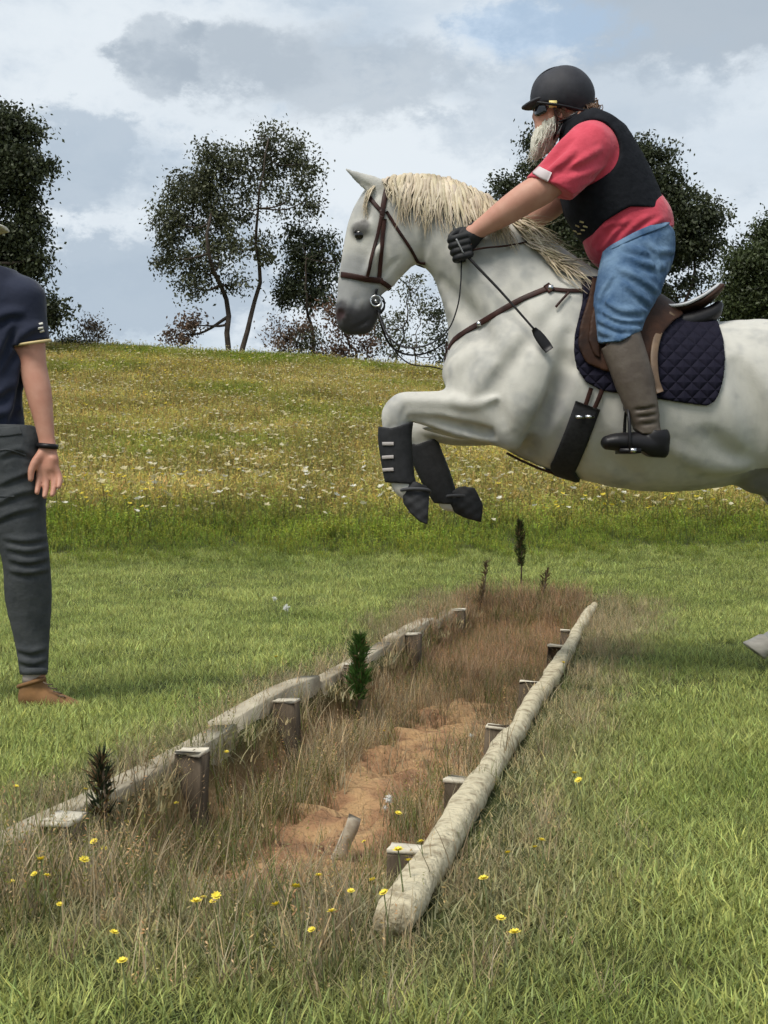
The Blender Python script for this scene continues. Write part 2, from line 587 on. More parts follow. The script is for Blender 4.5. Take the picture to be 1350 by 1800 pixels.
n2 = t.nodes.new('ShaderNodeTexNoise'); n2.inputs['Scale'].default_value = 38; n2.inputs['Detail'].default_value = 6
vo = t.nodes.new('ShaderNodeTexVoronoi'); vo.inputs['Scale'].default_value = 9; vo.feature = 'DISTANCE_TO_EDGE'
mpw = t.nodes.new('ShaderNodeVectorMath'); mpw.operation = 'ADD'
sc_ = t.nodes.new('ShaderNodeVectorMath'); sc_.operation = 'SCALE'; sc_.inputs[3].default_value = .3
t.links.new(n1.outputs['Color'], sc_.inputs[0]); t.links.new(co.outputs['Object'], mpw.inputs[0]); t.links.new(sc_.outputs[0], mpw.inputs[1])
t.links.new(mpw.outputs[0], vo.inputs['Vector'])
for n in (n1, n2): t.links.new(co.outputs['Object'], n.inputs['Vector'])
def rampn(src, stops):
    r = t.nodes.new('ShaderNodeValToRGB'); t.links.new(src, r.inputs[0])
    els = r.color_ramp.elements
    while len(els) < len(stops): els.new(.5)
    for e, (p, c_) in zip(els, stops): e.position = p; e.color = (*c_, 1)
    return r.outputs[0]
soilc = rampn(n1.outputs[0], [(.3, (.20, .110, .062)), (.46, (.33, .185, .098)), (.6, (.46, .29, .145)), (.75, (.29, .165, .09))])
turfc = rampn(n1.outputs[0], [(.3, (.035, .045, .014)), (.55, (.07, .08, .025)), (.75, (.10, .085, .04))])
at = t.nodes.new('ShaderNodeAttribute'); at.attribute_name = 'soil'
mx = t.nodes.new('ShaderNodeMix'); mx.data_type = 'RGBA'
t.links.new(at.outputs['Fac'], mx.inputs[0]); t.links.new(turfc, mx.inputs[6]); t.links.new(soilc, mx.inputs[7])
t.links.new(mx.outputs[2], b.inputs['Base Color'])
hm = t.nodes.new('ShaderNodeMath'); hm.operation = 'MINIMUM'; hm.inputs[1].default_value = .05
t.links.new(vo.outputs['Distance'], hm.inputs[0])
ha = t.nodes.new('ShaderNodeMath'); ha.operation = 'MULTIPLY_ADD'; ha.inputs[1].default_value = 2.2
t.links.new(hm.outputs[0], ha.inputs[0]); t.links.new(n2.outputs[0], ha.inputs[2])
bp = t.nodes.new('ShaderNodeBump'); bp.inputs['Strength'].default_value = 1.0; bp.inputs['Distance'].default_value = .03
t.links.new(ha.outputs[0], bp.inputs['Height']); t.links.new(bp.outputs[0], b.inputs['Normal'])
g = put('ground', me, m); tag(g, kind='structure')
def gz(x, y):
    return float(ground(np.array([x]), np.array([y]))[0])
def uv(u, v):
    p = DU * u + DV * v
    return float(p[0]), float(p[1])

# ================================================================== TIMBER ROUND THE DITCH
wood = mat('weathered_wood', (.52, .46, .34), .85, (.26, .215, .15), 7, 6, .6, 60, .006, spec=.2, stretch=(1, .35, 1))
capw = mat('pale_end_grain', (.68, .62, .50), .85, (.42, .37, .28), 18, 5, .5, 80, .004, spec=.15)  # post tops, paler than boards and posts
woodd = mat('shaded_wood', (.060, .045, .030), .9, (.13, .10, .07), 9, 6, .7, 50, .008, spec=.15, stretch=(2.5, 2.5, .5))  # posts: shade on their faces is put into this dark colour
logm = mat('lichened_log', (.56, .49, .34), .9, (.24, .19, .12), 26, 8, .9, 70, .012, spec=.1, contrast=(.46, .70))
def rough_box(size, seed, wob=.006, segs=6):
    """a weathered timber: long axis x, slightly bowed, arrised and gnawed"""
    lx, ly, lz = size
    r = np.random.default_rng(seed)
    prof = [(-.5, -.5), (.5, -.5), (.5, .47), (.45, .5), (-.45, .5), (-.5, .47)]
    V = []; Fq = []; m_ = len(prof)
    bow = r.normal(0, wob * 1.4, 2)
    for i in range(segs + 1):
        x = -lx / 2 + lx * i / segs
        s = math.sin(math.pi * i / segs)
        for (a, c_) in prof:
            V.append((x + (r.normal(0, .006) if i in (0, segs) else 0), a * ly + bow[0] * s + r.normal(0, wob * .5), c_ * lz + bow[1] * s + r.normal(0, wob * .4)))
    for i in range(segs):
        for s in range(m_):
            s2 = (s + 1) % m_
            Fq.append((i * m_ + s, (i + 1) * m_ + s, (i + 1) * m_ + s2, i * m_ + s2))
    for b_, rev in ((0, True), (segs * m_, False)):
        for q in ((0, 1, 2, 5), (5, 2, 3, 4)):
            q = tuple(b_ + k for k in q)
            Fq.append(q[::-1] if not rev else q)
    return np.array(V), np.array(Fq)
ang = math.atan2(DU[1], DU[0])
def place(name, vf, loc, rz, tilt, mt, parent):
    v, f = vf
    M = Matrix.Rotation(rz, 3, 'Z') @ Matrix.Rotation(tilt[0], 3, 'X') @ Matrix.Rotation(tilt[1], 3, 'Y')
    v = v @ np.array(M).T + np.array(loc)
    me_ = mesh_np(name, v, f, smooth=False)
    return put(name, me_, mt, parent)
x0, y0 = uv(U_0 + 3, V_L)
edge = empty('timber_edging', (x0, y0, 0), 'row of weathered boards and square posts lining the ditch beside the walking man', 'edging', 'timber sides of the ditch')
uu = U_0 - 1.0
k = 0
for ln in (1.25, 1.5, 1.05, 1.45, 1.2, 1.0, .75):
    uc = uu + ln / 2
    if uc + ln / 2 > U_1 - .2: ln = max(.4, U_1 - .2 - uu); uc = uu + ln / 2
    x, y = uv(uc, V_L + random.uniform(-.012, .012))
    place('plank', rough_box((ln - .02, .085, .22), 100 + k, .004), (x, y, -.068 + (0, -.012, .002, -.018, .004, -.014, 0)[k]), ang + random.uniform(-.012, .012), (random.uniform(-.08, .03), random.uniform(-.007, .007)), wood, edge)
    uu += ln; k += 1
for j, (px, py) in enumerate(((-60, 1560), (100, 1470), (300, 1345), (480, 1252), (592, 1186), (700, 1128), (776, 1082))):
    gp = gpix(px, py); u = float(np.dot(gp.xy, DU))
    x, y = uv(u, V_L + .078 + random.uniform(-.004, .008))
    tl = (random.uniform(-.05, .03), random.uniform(-.03, .03)); az_ = ang + random.uniform(-.08, .08)
    v, f = rough_box((.38, .078, .078), 200 + j, .003, 3)
    v = v[:, [2, 1, 0]] * np.array([-1, 1, 1])
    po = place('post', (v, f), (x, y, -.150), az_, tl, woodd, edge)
    v, f = rough_box((.079, .080, .010), 300 + j, .0015, 2)
    v[:, 2] += .193
    place('post_cap', (v, f), (x, y, -.150), az_, tl, capw, po)
x0, y0 = uv(U_0 + 3, V_R)
rail = empty('timber_edging', (x0, y0, 0), 'long pale round log with short pegs lining the ditch on the mown grass side', 'edging', 'timber sides of the ditch')
path = []
for i in range(150):
    u = U_0 - .02 + (U_1 - U_0) * i / 149
    x, y = uv(u, V_R + .010 * math.sin(u * 1.3 + .5) + .003 * math.sin(u * 5.1))
    path.append((x, y, .026 + .006 * math.sin(u * 1.3) + .002 * math.sin(u * 7)))
rr = np.array([.0345 - .003 * i / 149 + .0025 * math.sin(i * .11) + .0015 * math.sin(i * .37 + 1) for i in range(150)])
v, f = tube_np(path, rr, 14)
v = v + .020 * (np.stack([vnoise(v, 7, 4, s) for s in (1, 2, 3)], 1) - .5) + .007 * (np.stack([vnoise(v, 34, 3, s) for s in (4, 5, 6)], 1) - .5)
v[:, 2] = np.minimum(v[:, 2], .052 + .006 * vnoise(v, 9, 2, 8))
put('log', mesh_np('log', v, f), logm, rail)
for j, (px, py) in enumerate(((770, 1490), (850, 1365), (905, 1268), (962, 1188), (1000, 1122), (1020, 1095))):
    gp = gpix(px, py + 18); u = float(np.dot(gp.xy, DU))
    x, y = uv(u, V_R - .085)
    tl = (random.uniform(.02, .10), random.uniform(-.06, .06)); az_ = ang + random.uniform(-.15, .1)
    v, f = rough_box((.34, .075, .05), 400 + j, .004, 3)
    v = v[:, [2, 1, 0]] * np.array([-1, 1, 1])
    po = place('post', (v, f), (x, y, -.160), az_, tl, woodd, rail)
    v, f = rough_box((.051, .077, .010), 450 + j, .0015, 2)
    v[:, 2] += .173
    place('post_cap', (v, f), (x, y, -.160), az_, tl, capw, po)
# pale stake end standing in the ditch floor
sx, sy = gpix(606, 1450).xy
sx *= 1.16; sy *= 1.16
sv, sf = rough_box((.13, .042, .035), 500, .004, 4)
sv = sv[:, [2, 1, 0]] * np.array([-1, 1, 1]); sv[:, 0] += .02 * (sv[:, 2] + .08) * 2
zt = gz(sx, sy)
stk = put('wooden_stake', mesh_np('wooden_stake', sv @ np.array(Matrix.Rotation(.35, 3, 'Y')).T + np.array((sx, sy, zt + .06)), sf, False), mat('pale_stake', (.55, .49, .38), .8, (.26, .20, .14), 20, 4))
tag(stk, 'short pale stake end leaning out of the red soil in the ditch', 'stake')

# ================================================================== GRASS
def clump_mesh(name, nb, rad, hmin, hmax, wid, bend, seed, head=0, spread=.25, segs=3, headcol=(1.5, 1.35, .8), hs=.009):
    """one tuft: nb tapered bent blades; head adds seed heads at the tips of that share of them"""
    r = np.random.default_rng(seed)
    V = []; Fq = []; sh = []
    for i in range(nb):
        a = r.uniform(0, 2 * math.pi); q = rad * math.sqrt(r.uniform())
        base = np.array([q * math.cos(a), q * math.sin(a), -.02])
        az_ = r.uniform(0, 2 * math.pi)
        hgt = r.uniform(hmin, hmax)
        d = np.array([math.cos(az_), math.sin(az_), 0])
        lean = r.uniform(.02, spread); bd = r.uniform(.1, 1) * bend
        side = np.array([-d[1], d[0], 0]); fz = r.uniform(-.5, .5); side = side * math.cos(fz) + d * math.sin(fz)
        w_ = wid * r.uniform(.6, 1.25)
        o = len(V)
        s_ = r.uniform(.5, 1.5); hue = r.uniform(-.12, .16)
        colr = (s_ * (1 + hue), s_, s_ * (1 - hue * .6))
        for k_ in range(segs + 1):
            t_ = k_ / segs
            p = base + np.array([0, 0, 1]) * hgt * (t_ - .35 * bd * t_ * t_) + d * hgt * (lean * t_ + bd * .75 * t_ * t_)
            ww = w_ * (1 - t_ ** 1.6 * .93)
            V.append(p - side * ww / 2); V.append(p + side * ww / 2); sh += [colr, colr]
        for k_ in range(segs):
            Fq.append((o + 2 * k_, o + 2 * k_ + 1, o + 2 * k_ + 3, o + 2 * k_ + 2))
        if r.uniform() < head:
            tip = V[-1]; 
            hc = tuple(headcol[k_] * r.uniform(.8, 1.25) for k_ in range(3))
            for c_ in range(5):
                o2 = len(V); pp = tip - np.array([0, 0, 1]) * c_ * .022 * (hgt / .4) + r.normal(0, hs, 3)
                e1 = r.normal(0, 1, 3); e1 /= np.linalg.norm(e1); e2 = np.cross(e1, r.normal(0, 1, 3)); e2 /= np.linalg.norm(e2)
                L1, L2 = hs * 3, hs
                V += [pp - e1 * L1, pp + e2 * L2, pp + e1 * L1, pp - e2 * L2]; sh += [hc] * 4
                Fq.append((o2, o2 + 1, o2 + 2, o2 + 3))
    me_ = mesh_np(name, np.array(V), np.array(Fq), smooth=False)
    set_attr(me_, 'shade', np.c_[np.array(sh), np.ones(len(sh))], 'FLOAT_COLOR')
    return me_
grass_mat = leaf_mat('grass_blades', 'INSTANCER', .38, .55)
def scatter(name, P, rotz, scale, tint, meshes, idx, material, label, cat, tilt=None):
    """one ground-cover object: tufts set on points by geometry nodes"""
    src = bpy.data.collections.new(name + '_tufts')
    for i, me_ in enumerate(meshes):
        o = bpy.data.objects.new('%s_tuft_%02d' % (name, i), me_)
        if not me_.materials: me_.materials.append(material)
        src.objects.link(o)
    pm = bpy.data.meshes.new(name)
    n = len(P)
    pm.vertices.add(n); pm.vertices.foreach_set('co', np.asarray(P, np.float32).ravel())
    rot = np.zeros((n, 3)); rot[:, 2] = rotz
    if tilt is not None: rot[:, :2] = tilt
    set_attr(pm, 'rot', rot, 'FLOAT_VECTOR'); set_attr(pm, 'siz', scale, 'FLOAT_VECTOR' if np.ndim(scale) == 2 else 'FLOAT')
    set_attr(pm, 'tint', np.c_[tint, np.ones(n)], 'FLOAT_COLOR'); set_attr(pm, 'pick', np.asarray(idx, np.int32), 'INT')
    gt = bpy.data.node_groups.new(name + '_scatter', 'GeometryNodeTree')
    gt.interface.new_socket('Geometry', in_out='INPUT', socket_type='NodeSocketGeometry')
    gt.interface.new_socket('Geometry', in_out='OUTPUT', socket_type='NodeSocketGeometry')
    gi = gt.nodes.new('NodeGroupInput'); go = gt.nodes.new('NodeGroupOutput')
    m2p = gt.nodes.new('GeometryNodeMeshToPoints')
    iop = gt.nodes.new('GeometryNodeInstanceOnPoints')
    ci = gt.nodes.new('GeometryNodeCollectionInfo'); ci.inputs[0].default_value = src
    ci.inputs['Separate Children'].default_value = True; ci.inputs['Reset Children'].default_value = True
    def na(nm, ty):
        x = gt.nodes.new('GeometryNodeInputNamedAttribute'); x.data_type = ty; x.inputs[0].default_value = nm
        return x.outputs[0]
    gt.links.new(gi.outputs[0], m2p.inputs[0]); gt.links.new(m2p.outputs[0], iop.inputs['Points'])
    gt.links.new(ci.outputs[0], iop.inputs['Instance'])
    iop.inputs['Pick Instance'].default_value = True
    gt.links.new(na('pick', 'INT'), iop.inputs['Instance Index'])
    gt.links.new(na('rot', 'FLOAT_VECTOR'), iop.inputs['Rotation'])
    gt.links.new(na('siz', 'FLOAT_VECTOR' if np.ndim(scale) == 2 else 'FLOAT'), iop.inputs['Scale'])
    gt.links.new(iop.outputs[0], go.inputs[0])
    o = put(name, pm, None)
    md = o.modifiers.new('tufts', 'NODES'); md.node_group = gt
    return tag(o, label, cat, kind='stuff')
def field_pts(n, y0, y1, margin, power=1.0):
    """random ground points inside the widening strip the camera looks along, with a margin"""
    y = y0 + (y1 - y0) * rng.uniform(size=n) ** power
    wy = .307 * y + margin
    keep = rng.uniform(size=n) < wy / (.307 * y1 + margin)
    y = y[keep]; x = rng.uniform(-1, 1, len(y)) * (.307 * y + margin)
    return x, y
def tints(c0, c1, f, jit=.12):
    f = np.clip(f, 0, 1)[:, None]
    t_ = np.array(c0) * (1 - f) + np.array(c1) * f
    return t_ * (1 + rng.normal(0, jit, (len(f), 1)))
def mow_edge(x):
    """where the mown grass ends and the meadow begins"""
    return 11.6 + .05 * x + .5 * (vnoise(np.c_[x, x * 0], .8, 2, 77) - .5) * 2
# dryness round the ditch: 1 on its rim, falling to 0 away from it
def dryness(x, y):
    m, u, v = ditch_mask(x, y)
    P = np.c_[x, y]
    wob = (vnoise(P, 1.6, 3, 41) - .5) * .6
    dv = np.maximum(V_L - v, v - V_R)
    dr = 1 - sstep(-.05, .34 + .18 * (v > V_R) + .25 * sstep(6, 9, u), dv + wob * .45)
    end = sstep(U_0 - .55, U_0 + .2, u + wob * .5) * (1 - sstep(U_1 - .1, U_1 + .7, u + wob * .7))
    return np.clip(dr * end, 0, 1), m, u, v, dv

# --- mown lawn
lawn_meshes = [clump_mesh('lawn_tuft', 40, .085, .022, .066, .0050, 1.0, 10 + i, spread=.6) for i in range(5)]
x, y = field_pts(52000, 1.0, 13.2, 1.0, 1.0)
xn, yn = field_pts(16000, 1.0, 4.6, .8, 1.0)
x = np.r_[x, xn]; y = np.r_[y, yn]
near = y < mow_edge(x) + .5
dry, dmk, u_, v_, dv_ = dryness(x, y)
keep = near & (dmk < .25) & (rng.uniform(size=len(x)) > dry * .55) & ~((np.abs(v_ - V_R) < .055) & (u_ > U_0 - .05) & (u_ < U_1))
keep &= ~((np.abs(v_ - V_L) < .05) & (u_ < U_1 - .2) & (rng.uniform(size=len(x)) < .75))
x, y, dry = x[keep], y[keep], dry[keep]
P = np.c_[x, y]
f1 = vnoise(P, .9, 3, 51); f2 = vnoise(P, 3.4, 3, 52)
tn = tints((.175, .235, .045), (.47, .51, .165), (f1 * .6 + f2 * .75 - .14), .2)
dryc = tints((.42, .36, .20), (.28, .25, .13), f2)
kk = np.clip(dry * 1.1 + .15 * (rng.uniform(size=len(x)) < .08), 0, 1)[:, None]
tn = tn * (1 - kk) + dryc * kk
scl = rng.uniform(.7, 1.2, len(x)) * (1 + .35 * (f2 > .6)) * (.8 + .2 * sstep(2.5, 5, y))
scatter('lawn_grass', np.c_[x, y, ground(x, y)], rng.uniform(0, 6.28, len(x)), scl, tn, lawn_meshes, rng.integers(0, 5, len(x)), grass_mat, 'short bright green mown grass on both sides of the ditch', 'grass')

# --- long dry grass along the ditch
dry_meshes = [clump_mesh('dry_tuft', 22, .05, .05, .20, .0030, .75, 40 + i, head=.18, spread=.35, segs=4, headcol=(1.3, 1.15, .9), hs=.0016) for i in range(5)]
x = rng.uniform(-2.6, 3.2, 60000); y = rng.uniform(1.2, 10.2, 60000)
dry, dmk, u_, v_, dv_ = dryness(x, y)
P = np.c_[x, y]
f2 = vnoise(P, 2.2, 3, 62); f3 = vnoise(P, 1.1, 2, 63)
cen = np.abs(v_ - .5 * (V_L + V_R)) / (.5 * (V_R - V_L))
# bare soil in the middle of the near two thirds, thick dead grass at the far end and along both sides
uf = (u_ - U_0) / (U_1 - U_0)
bare = (1 - sstep(.42, .66, uf + .16 * (f3 - .5))) * (1 - sstep(.16, .62, cen + .5 * (f2 - .5))) * sstep(-.03, .07, uf)
dens = dry * (.55 + .75 * sstep(.50, .8, uf)) * (1 - .93 * bare)
dens = np.where(dv_ > 0, dens * .62, dens)
keep = rng.uniform(size=len(x)) < dens * .50
keep &= ~((np.abs(v_ - V_R) < .06) & (u_ > U_0 - .02) & (rng.uniform(size=len(x)) < .93))
keep &= ~((np.abs(v_ - V_L) < .05) & (rng.uniform(size=len(x)) < .5) & (u_ < U_1 - .3))
keep |= (v_ > V_L + .08) & (v_ < V_L + .30) & (u_ > U_0 - .6) & (u_ < U_1) & (rng.uniform(size=len(x)) < .42)
x, y, f2, f3, uf_k, dv_k = x[keep], y[keep], f2[keep], f3[keep], uf[keep], dv_[keep]
tn = tints((.22, .175, .10), (.52, .42, .26), f2 * 1.2 - .1, .2)
redd = tints((.27, .165, .098), (.43, .285, .17), f3, .15)
k2 = (sstep(.45, .75, uf_k) * .75 * (dv_k < 0))[:, None]
tn = tn * (1 - k2) + redd * k2
green = rng.uniform(size=len(x)) < .2 * (dv_k < .1) + .25 * (dv_k >= .1) + .2 * (uf_k < .3)
tn[green] = tints((.11, .14, .034), (.2, .22, .07), f2[green])
scl = rng.uniform(.55, 1.15, len(x)) * (1 - .35 * sstep(.5, .9, uf_k) * 0) * np.where(dv_k > .06, .62, 1.0)
scatter('dry_grass', np.c_[x, y, ground(x, y)], rng.uniform(0, 6.28, len(x)), scl, tn, dry_meshes, rng.integers(0, 5, len(x)), grass_mat, 'long brown dead grass and stalks filling the ditch and its rims', 'grass')

# --- meadow on the hillside
mead_meshes = [clump_mesh('meadow_tuft', 30, .17, .20, .46, .011, .7, 70 + i, head=.45, spread=.3, segs=3, headcol=(1.75, 1.6, 1.15)) for i in range(5)]
x, y = field_pts(96000, 10.8, 45.5, 5.0, 1.0)
keep = y > mow_edge(x) - 1.2 * rng.uniform(size=len(x)) ** 2
x, y = x[keep], y[keep]
P = np.c_[x, y]
f1 = vnoise(P, .25, 3, 81); f2 = vnoise(P, 1.1, 3, 82)
base = tints((.19, .16, .066), (.40, .34, .165), f2 * 1.7 - .35, .22)
greenz = tints((.11, .155, .027), (.21, .25, .05), f2, .15)
kz = 1 - sstep(.6, 3.6, (y - mow_edge(x)) + (f1 - .5) * 3.0)
kz = np.clip(kz + .55 * sstep(.52, .72, f1) + .15 + .5 * sstep(38.5, 41.5, y) * (f1 > .42), 0, 1)[:, None]
tn = base * (1 - kz) + greenz * kz
sc0 = rng.uniform(.6, 1.1, len(x)) * (.22 + .78 * sstep(-.6, 3.6, y - mow_edge(x) + (f2 - .5) * 1.6))
scatter('meadow_grass', np.c_[x, y, ground(x, y)], rng.uniform(0, 6.28, len(x)), sc0, tn, mead_meshes, rng.integers(0, 5, len(x)), grass_mat, 'tall seeding olive and straw meadow grass covering the hillside', 'grass')

# --- meadow flowers too many to count
def flower_mesh(name, r0, colr, seed, hh=.0, petals=7, stem=(.07, .1, .03)):
    r = np.random.default_rng(seed); V = []; Fq = []; sh = []
    sv_, sf_ = tube_np([(0, 0, 0), (.01, .0, hh * .6), (.0, .01, hh)], [.0022, .002, .0018], 4, cap=False)
    V += list(sv_); Fq += [tuple(q) for q in sf_]; sh += [stem] * len(sv_)
    for i in range(petals):
        a = 2 * math.pi * i / petals + r.uniform(-.2, .2); d = np.array([math.cos(a), math.sin(a), 0]); s_ = np.array([-d[1], d[0], 0])
        up = np.array([0, 0, 1]) * r0 * r.uniform(.1, .6); o = len(V); c0 = np.array([0, 0, hh])
        V += [c0, c0 + d * r0 * .6 - s_ * r0 * .4 + up * .6, c0 + d * r0 * r.uniform(.9, 1.1) + up, c0 + d * r0 * .6 + s_ * r0 * .4 + up * .6]
        cc = tuple(np.array(colr) * r.uniform(.85, 1.1)); sh += [cc] * 4; Fq.append((o, o + 1, o + 2, o + 3))
    me_ = mesh_np(name, np.array(V), np.array(Fq), False)
    set_attr(me_, 'shade', np.c_[np.array(sh), np.ones(len(sh))], 'FLOAT_COLOR')
    return me_
fl_meshes = [flower_mesh('white_bloom', .040, (.80, .77, .64), 5, .46), flower_mesh('white_bloom', .036, (.70, .65, .44), 6, .42), flower_mesh('yellow_bloom', .032, (.75, .60, .06), 7, .44), flower_mesh('straw_bloom', .042, (.66, .58, .33), 8, .48)]
x, y = field_pts(15000, 11.0, 44.0, 3.0, 1.0)
P = np.c_[x, y]
f1 = vnoise(P, .35, 2, 91)
sel = np.where(rng.uniform(size=len(x)) < .60, 3, np.where(f1 > .56, 2, 1))
sel = np.where((rng.uniform(size=len(x)) < .14) & (y < 17), 0, sel)
keep = y > mow_edge(x) + .4 + 1.2 * rng.uniform(size=len(x))
x, y, sel = x[keep], y[keep], sel[keep]
scatter('meadow_flowers', np.c_[x, y, ground(x, y)], rng.uniform(0, 6.28, len(x)), rng.uniform(.7, 1.15, len(x)), np.ones((len(x), 3)), fl_meshes, sel, grass_mat, 'pale and yellow flower heads scattered through the hillside meadow', 'flowers', tilt=rng.normal(0, .25, (len(x), 2)))

# --- single blooms near the ditch: each one a thing
petal_y = mat('yellow_petal', (.78, .60, .04), .6, (.85, .70, .10), 30)
petal_w = mat('white_seedhead', (.78, .77, .72), .8)
stem_m = mat('flower_stem', (.12, .14, .05), .8)
def bloom_protos():
    r = np.random.default_rng(3); out_ = []
    for kind in range(3):
        V = []; Fq = []; rad_ = .014
        for ring, (n_, rr_, zz) in enumerate(((9, 1.0, .25), (7, .65, .55))):
            for i in range(n_):
                a = 2 * math.pi * i / n_ + ring * .3 + r.uniform(-.1, .1); d = np.array([math.cos(a), math.sin(a), 0]); s_ = np.array([-d[1], d[0], 0]); o = len(V)
                z_ = np.array([0, 0, 1.0])
                V += [np.zeros(3), d * rad_ * rr_ * .55 - s_ * rad_ * .3 + z_ * rad_ * zz * .6, d * rad_ * rr_ + z_ * rad_ * zz, d * rad_ * rr_ * .55 + s_ * rad_ * .3 + z_ * rad_ * zz * .6]
                Fq.append((o, o + 1, o + 2, o + 3))
        out_.append(mesh_np('flower_head', np.array(V), np.array(Fq), False))
    return out_
heads = bloom_protos()
for h_ in heads: h_.materials.append(petal_y)
sv_, sf_ = tube_np([(0, 0, -.02), (.006, .004, .05), (-.004, .008, .105)], [.0022, .0018, .0016], 5)
stem_me = mesh_np('stem', sv_, sf_); stem_me.materials.append(stem_m)
def single(px, py, name, label, cat, group, head_me, hgt=.105, scale=1.0):
    gp = gpix(px, py); 
    # the bloom stands a stem's height over the ground: walk the pixel ray down to that height
    d = np.array([(px - CX) / FPX, 1, -(py - HY) / FPX]); tt = max(1.2, (CAMZ - hgt * scale - .08) / max(-d[2], .02))
    while tt < 40:
        q = np.array([0, 0, CAMZ]) + d * tt
        if q[2] < gz(q[0], q[1]) + hgt * scale: break
        tt += .02
    base = (q[0] + .004 * scale, q[1] - .008 * scale, q[2] - hgt * scale)
    e = empty(name, base, label, cat, group)
    s_ = bpy.data.objects.new('stem', stem_me); COL.objects.link(s_); s_.parent = e; s_.scale = (scale, scale, scale * hgt / .105)
    h_ = bpy.data.objects.new('flower_head', head_me); COL.objects.link(h_); h_.parent = e
    h_.location = (-.004 * scale, .008 * scale, hgt * scale); h_.scale = (scale,) * 3; h_.rotation_euler = (random.uniform(-.2, .5), random.uniform(-.4, .4), random.uniform(0, 6))
yel = ((28, 1383), (150, 1388), (160, 1468), (165, 1480), (182, 1492), (222, 1445), (310, 1412), (72, 1512), (60, 1537), (82, 1540), (20, 1550), (105, 1590), (148, 1512), (200, 1640), (398, 1322), (485, 1155), (675, 1285), (990, 1165), (1010, 1360), (1017, 1372), (345, 1585), (358, 1578), (380, 1575), (375, 1585), (485, 1592), (548, 1635), (583, 1603), (700, 1495), (718, 1513), (640, 1480), (655, 1548), (675, 1570), (617, 1567), (740, 1480), (893, 1500), (880, 1615), (940, 1490), (952, 1478), (905, 1640), (850, 1545), (560, 1540), (215, 1690), (520, 1560), (700, 1430))
def flower_label(px, py):
    gp = gpix(px, py + 25); v = float(np.dot(gp.xy, DV)); u = float(np.dot(gp.xy, DU))
    if v > V_R + .02: return 'small yellow dandelion-like flower in the mown grass outside the round log', 'yellow flowers outside the log'
    if v < V_L - .02: return 'small yellow dandelion-like flower in the grass outside the board edging', 'yellow flowers outside the boards'
    if v < V_L + .22: return 'small yellow dandelion-like flower against the boards and posts inside the ditch', 'yellow flowers along the boards'
    if u < U_0 + .75: return 'small yellow dandelion-like flower in dry grass at the open end of the ditch', 'yellow flowers at the ditch end'
    return 'small yellow dandelion-like flower over the bare red soil of the ditch', 'yellow flowers on the ditch floor'
for i, (px, py) in enumerate(yel):
    lb_, gr_ = flower_label(px, py)
    single(px, py, 'yellow_flower', lb_, 'flower', gr_, heads[i % 3], random.uniform(.10, .17), random.uniform(.5, .85))
# white seed heads
def puff_mesh(rad_, n=150, seed=2):
    r = np.random.default_rng(seed); V = []; Fq = []
    for i in range(n):
        d = r.normal(0, 1, 3); d /= np.linalg.norm(d); e1 = np.cross(d, r.normal(0, 1, 3)); e1 /= np.linalg.norm(e1); e2 = np.cross(d, e1); o = len(V)
        p_ = d * rad_ * r.uniform(.3, 1.05); e1, e2 = (e1 + d * r.uniform(-1, 1), e2 * .25)
        V += [p_ - e1 * rad_ * .3, p_ - e2 * rad_ * .3, p_ + e1 * rad_ * .3, p_ + e2 * rad_ * .3]; Fq.append((o, o + 1, o + 2, o + 3))
    return mesh_np('flower_head', np.array(V), np.array(Fq), False)
puff = puff_mesh(.017); puff.materials.append(petal_w)
for (px, py, sc_, lb_) in ((483, 1052, 1, 'white fluffy seed head in the lawn near the walking man, smaller of the pair'), (503, 1068, 1.3, 'white fluffy seed head in the lawn near the walking man, larger of the pair'), (683, 1405, .8, 'round white seed head over the bare soil beside the pale stake'), (677, 1420, .5, 'tiny white seed head just under the larger one beside the pale stake'), (828, 1293, .55, 'small white seed head in dead grass near the pegs of the log'), (705, 1497, .6, 'small white seed head between the pale stake and the log end')):
    single(px, py, 'white_seed_head', lb_, 'flower', 'white seed heads near the ditch', puff, .10, sc_)

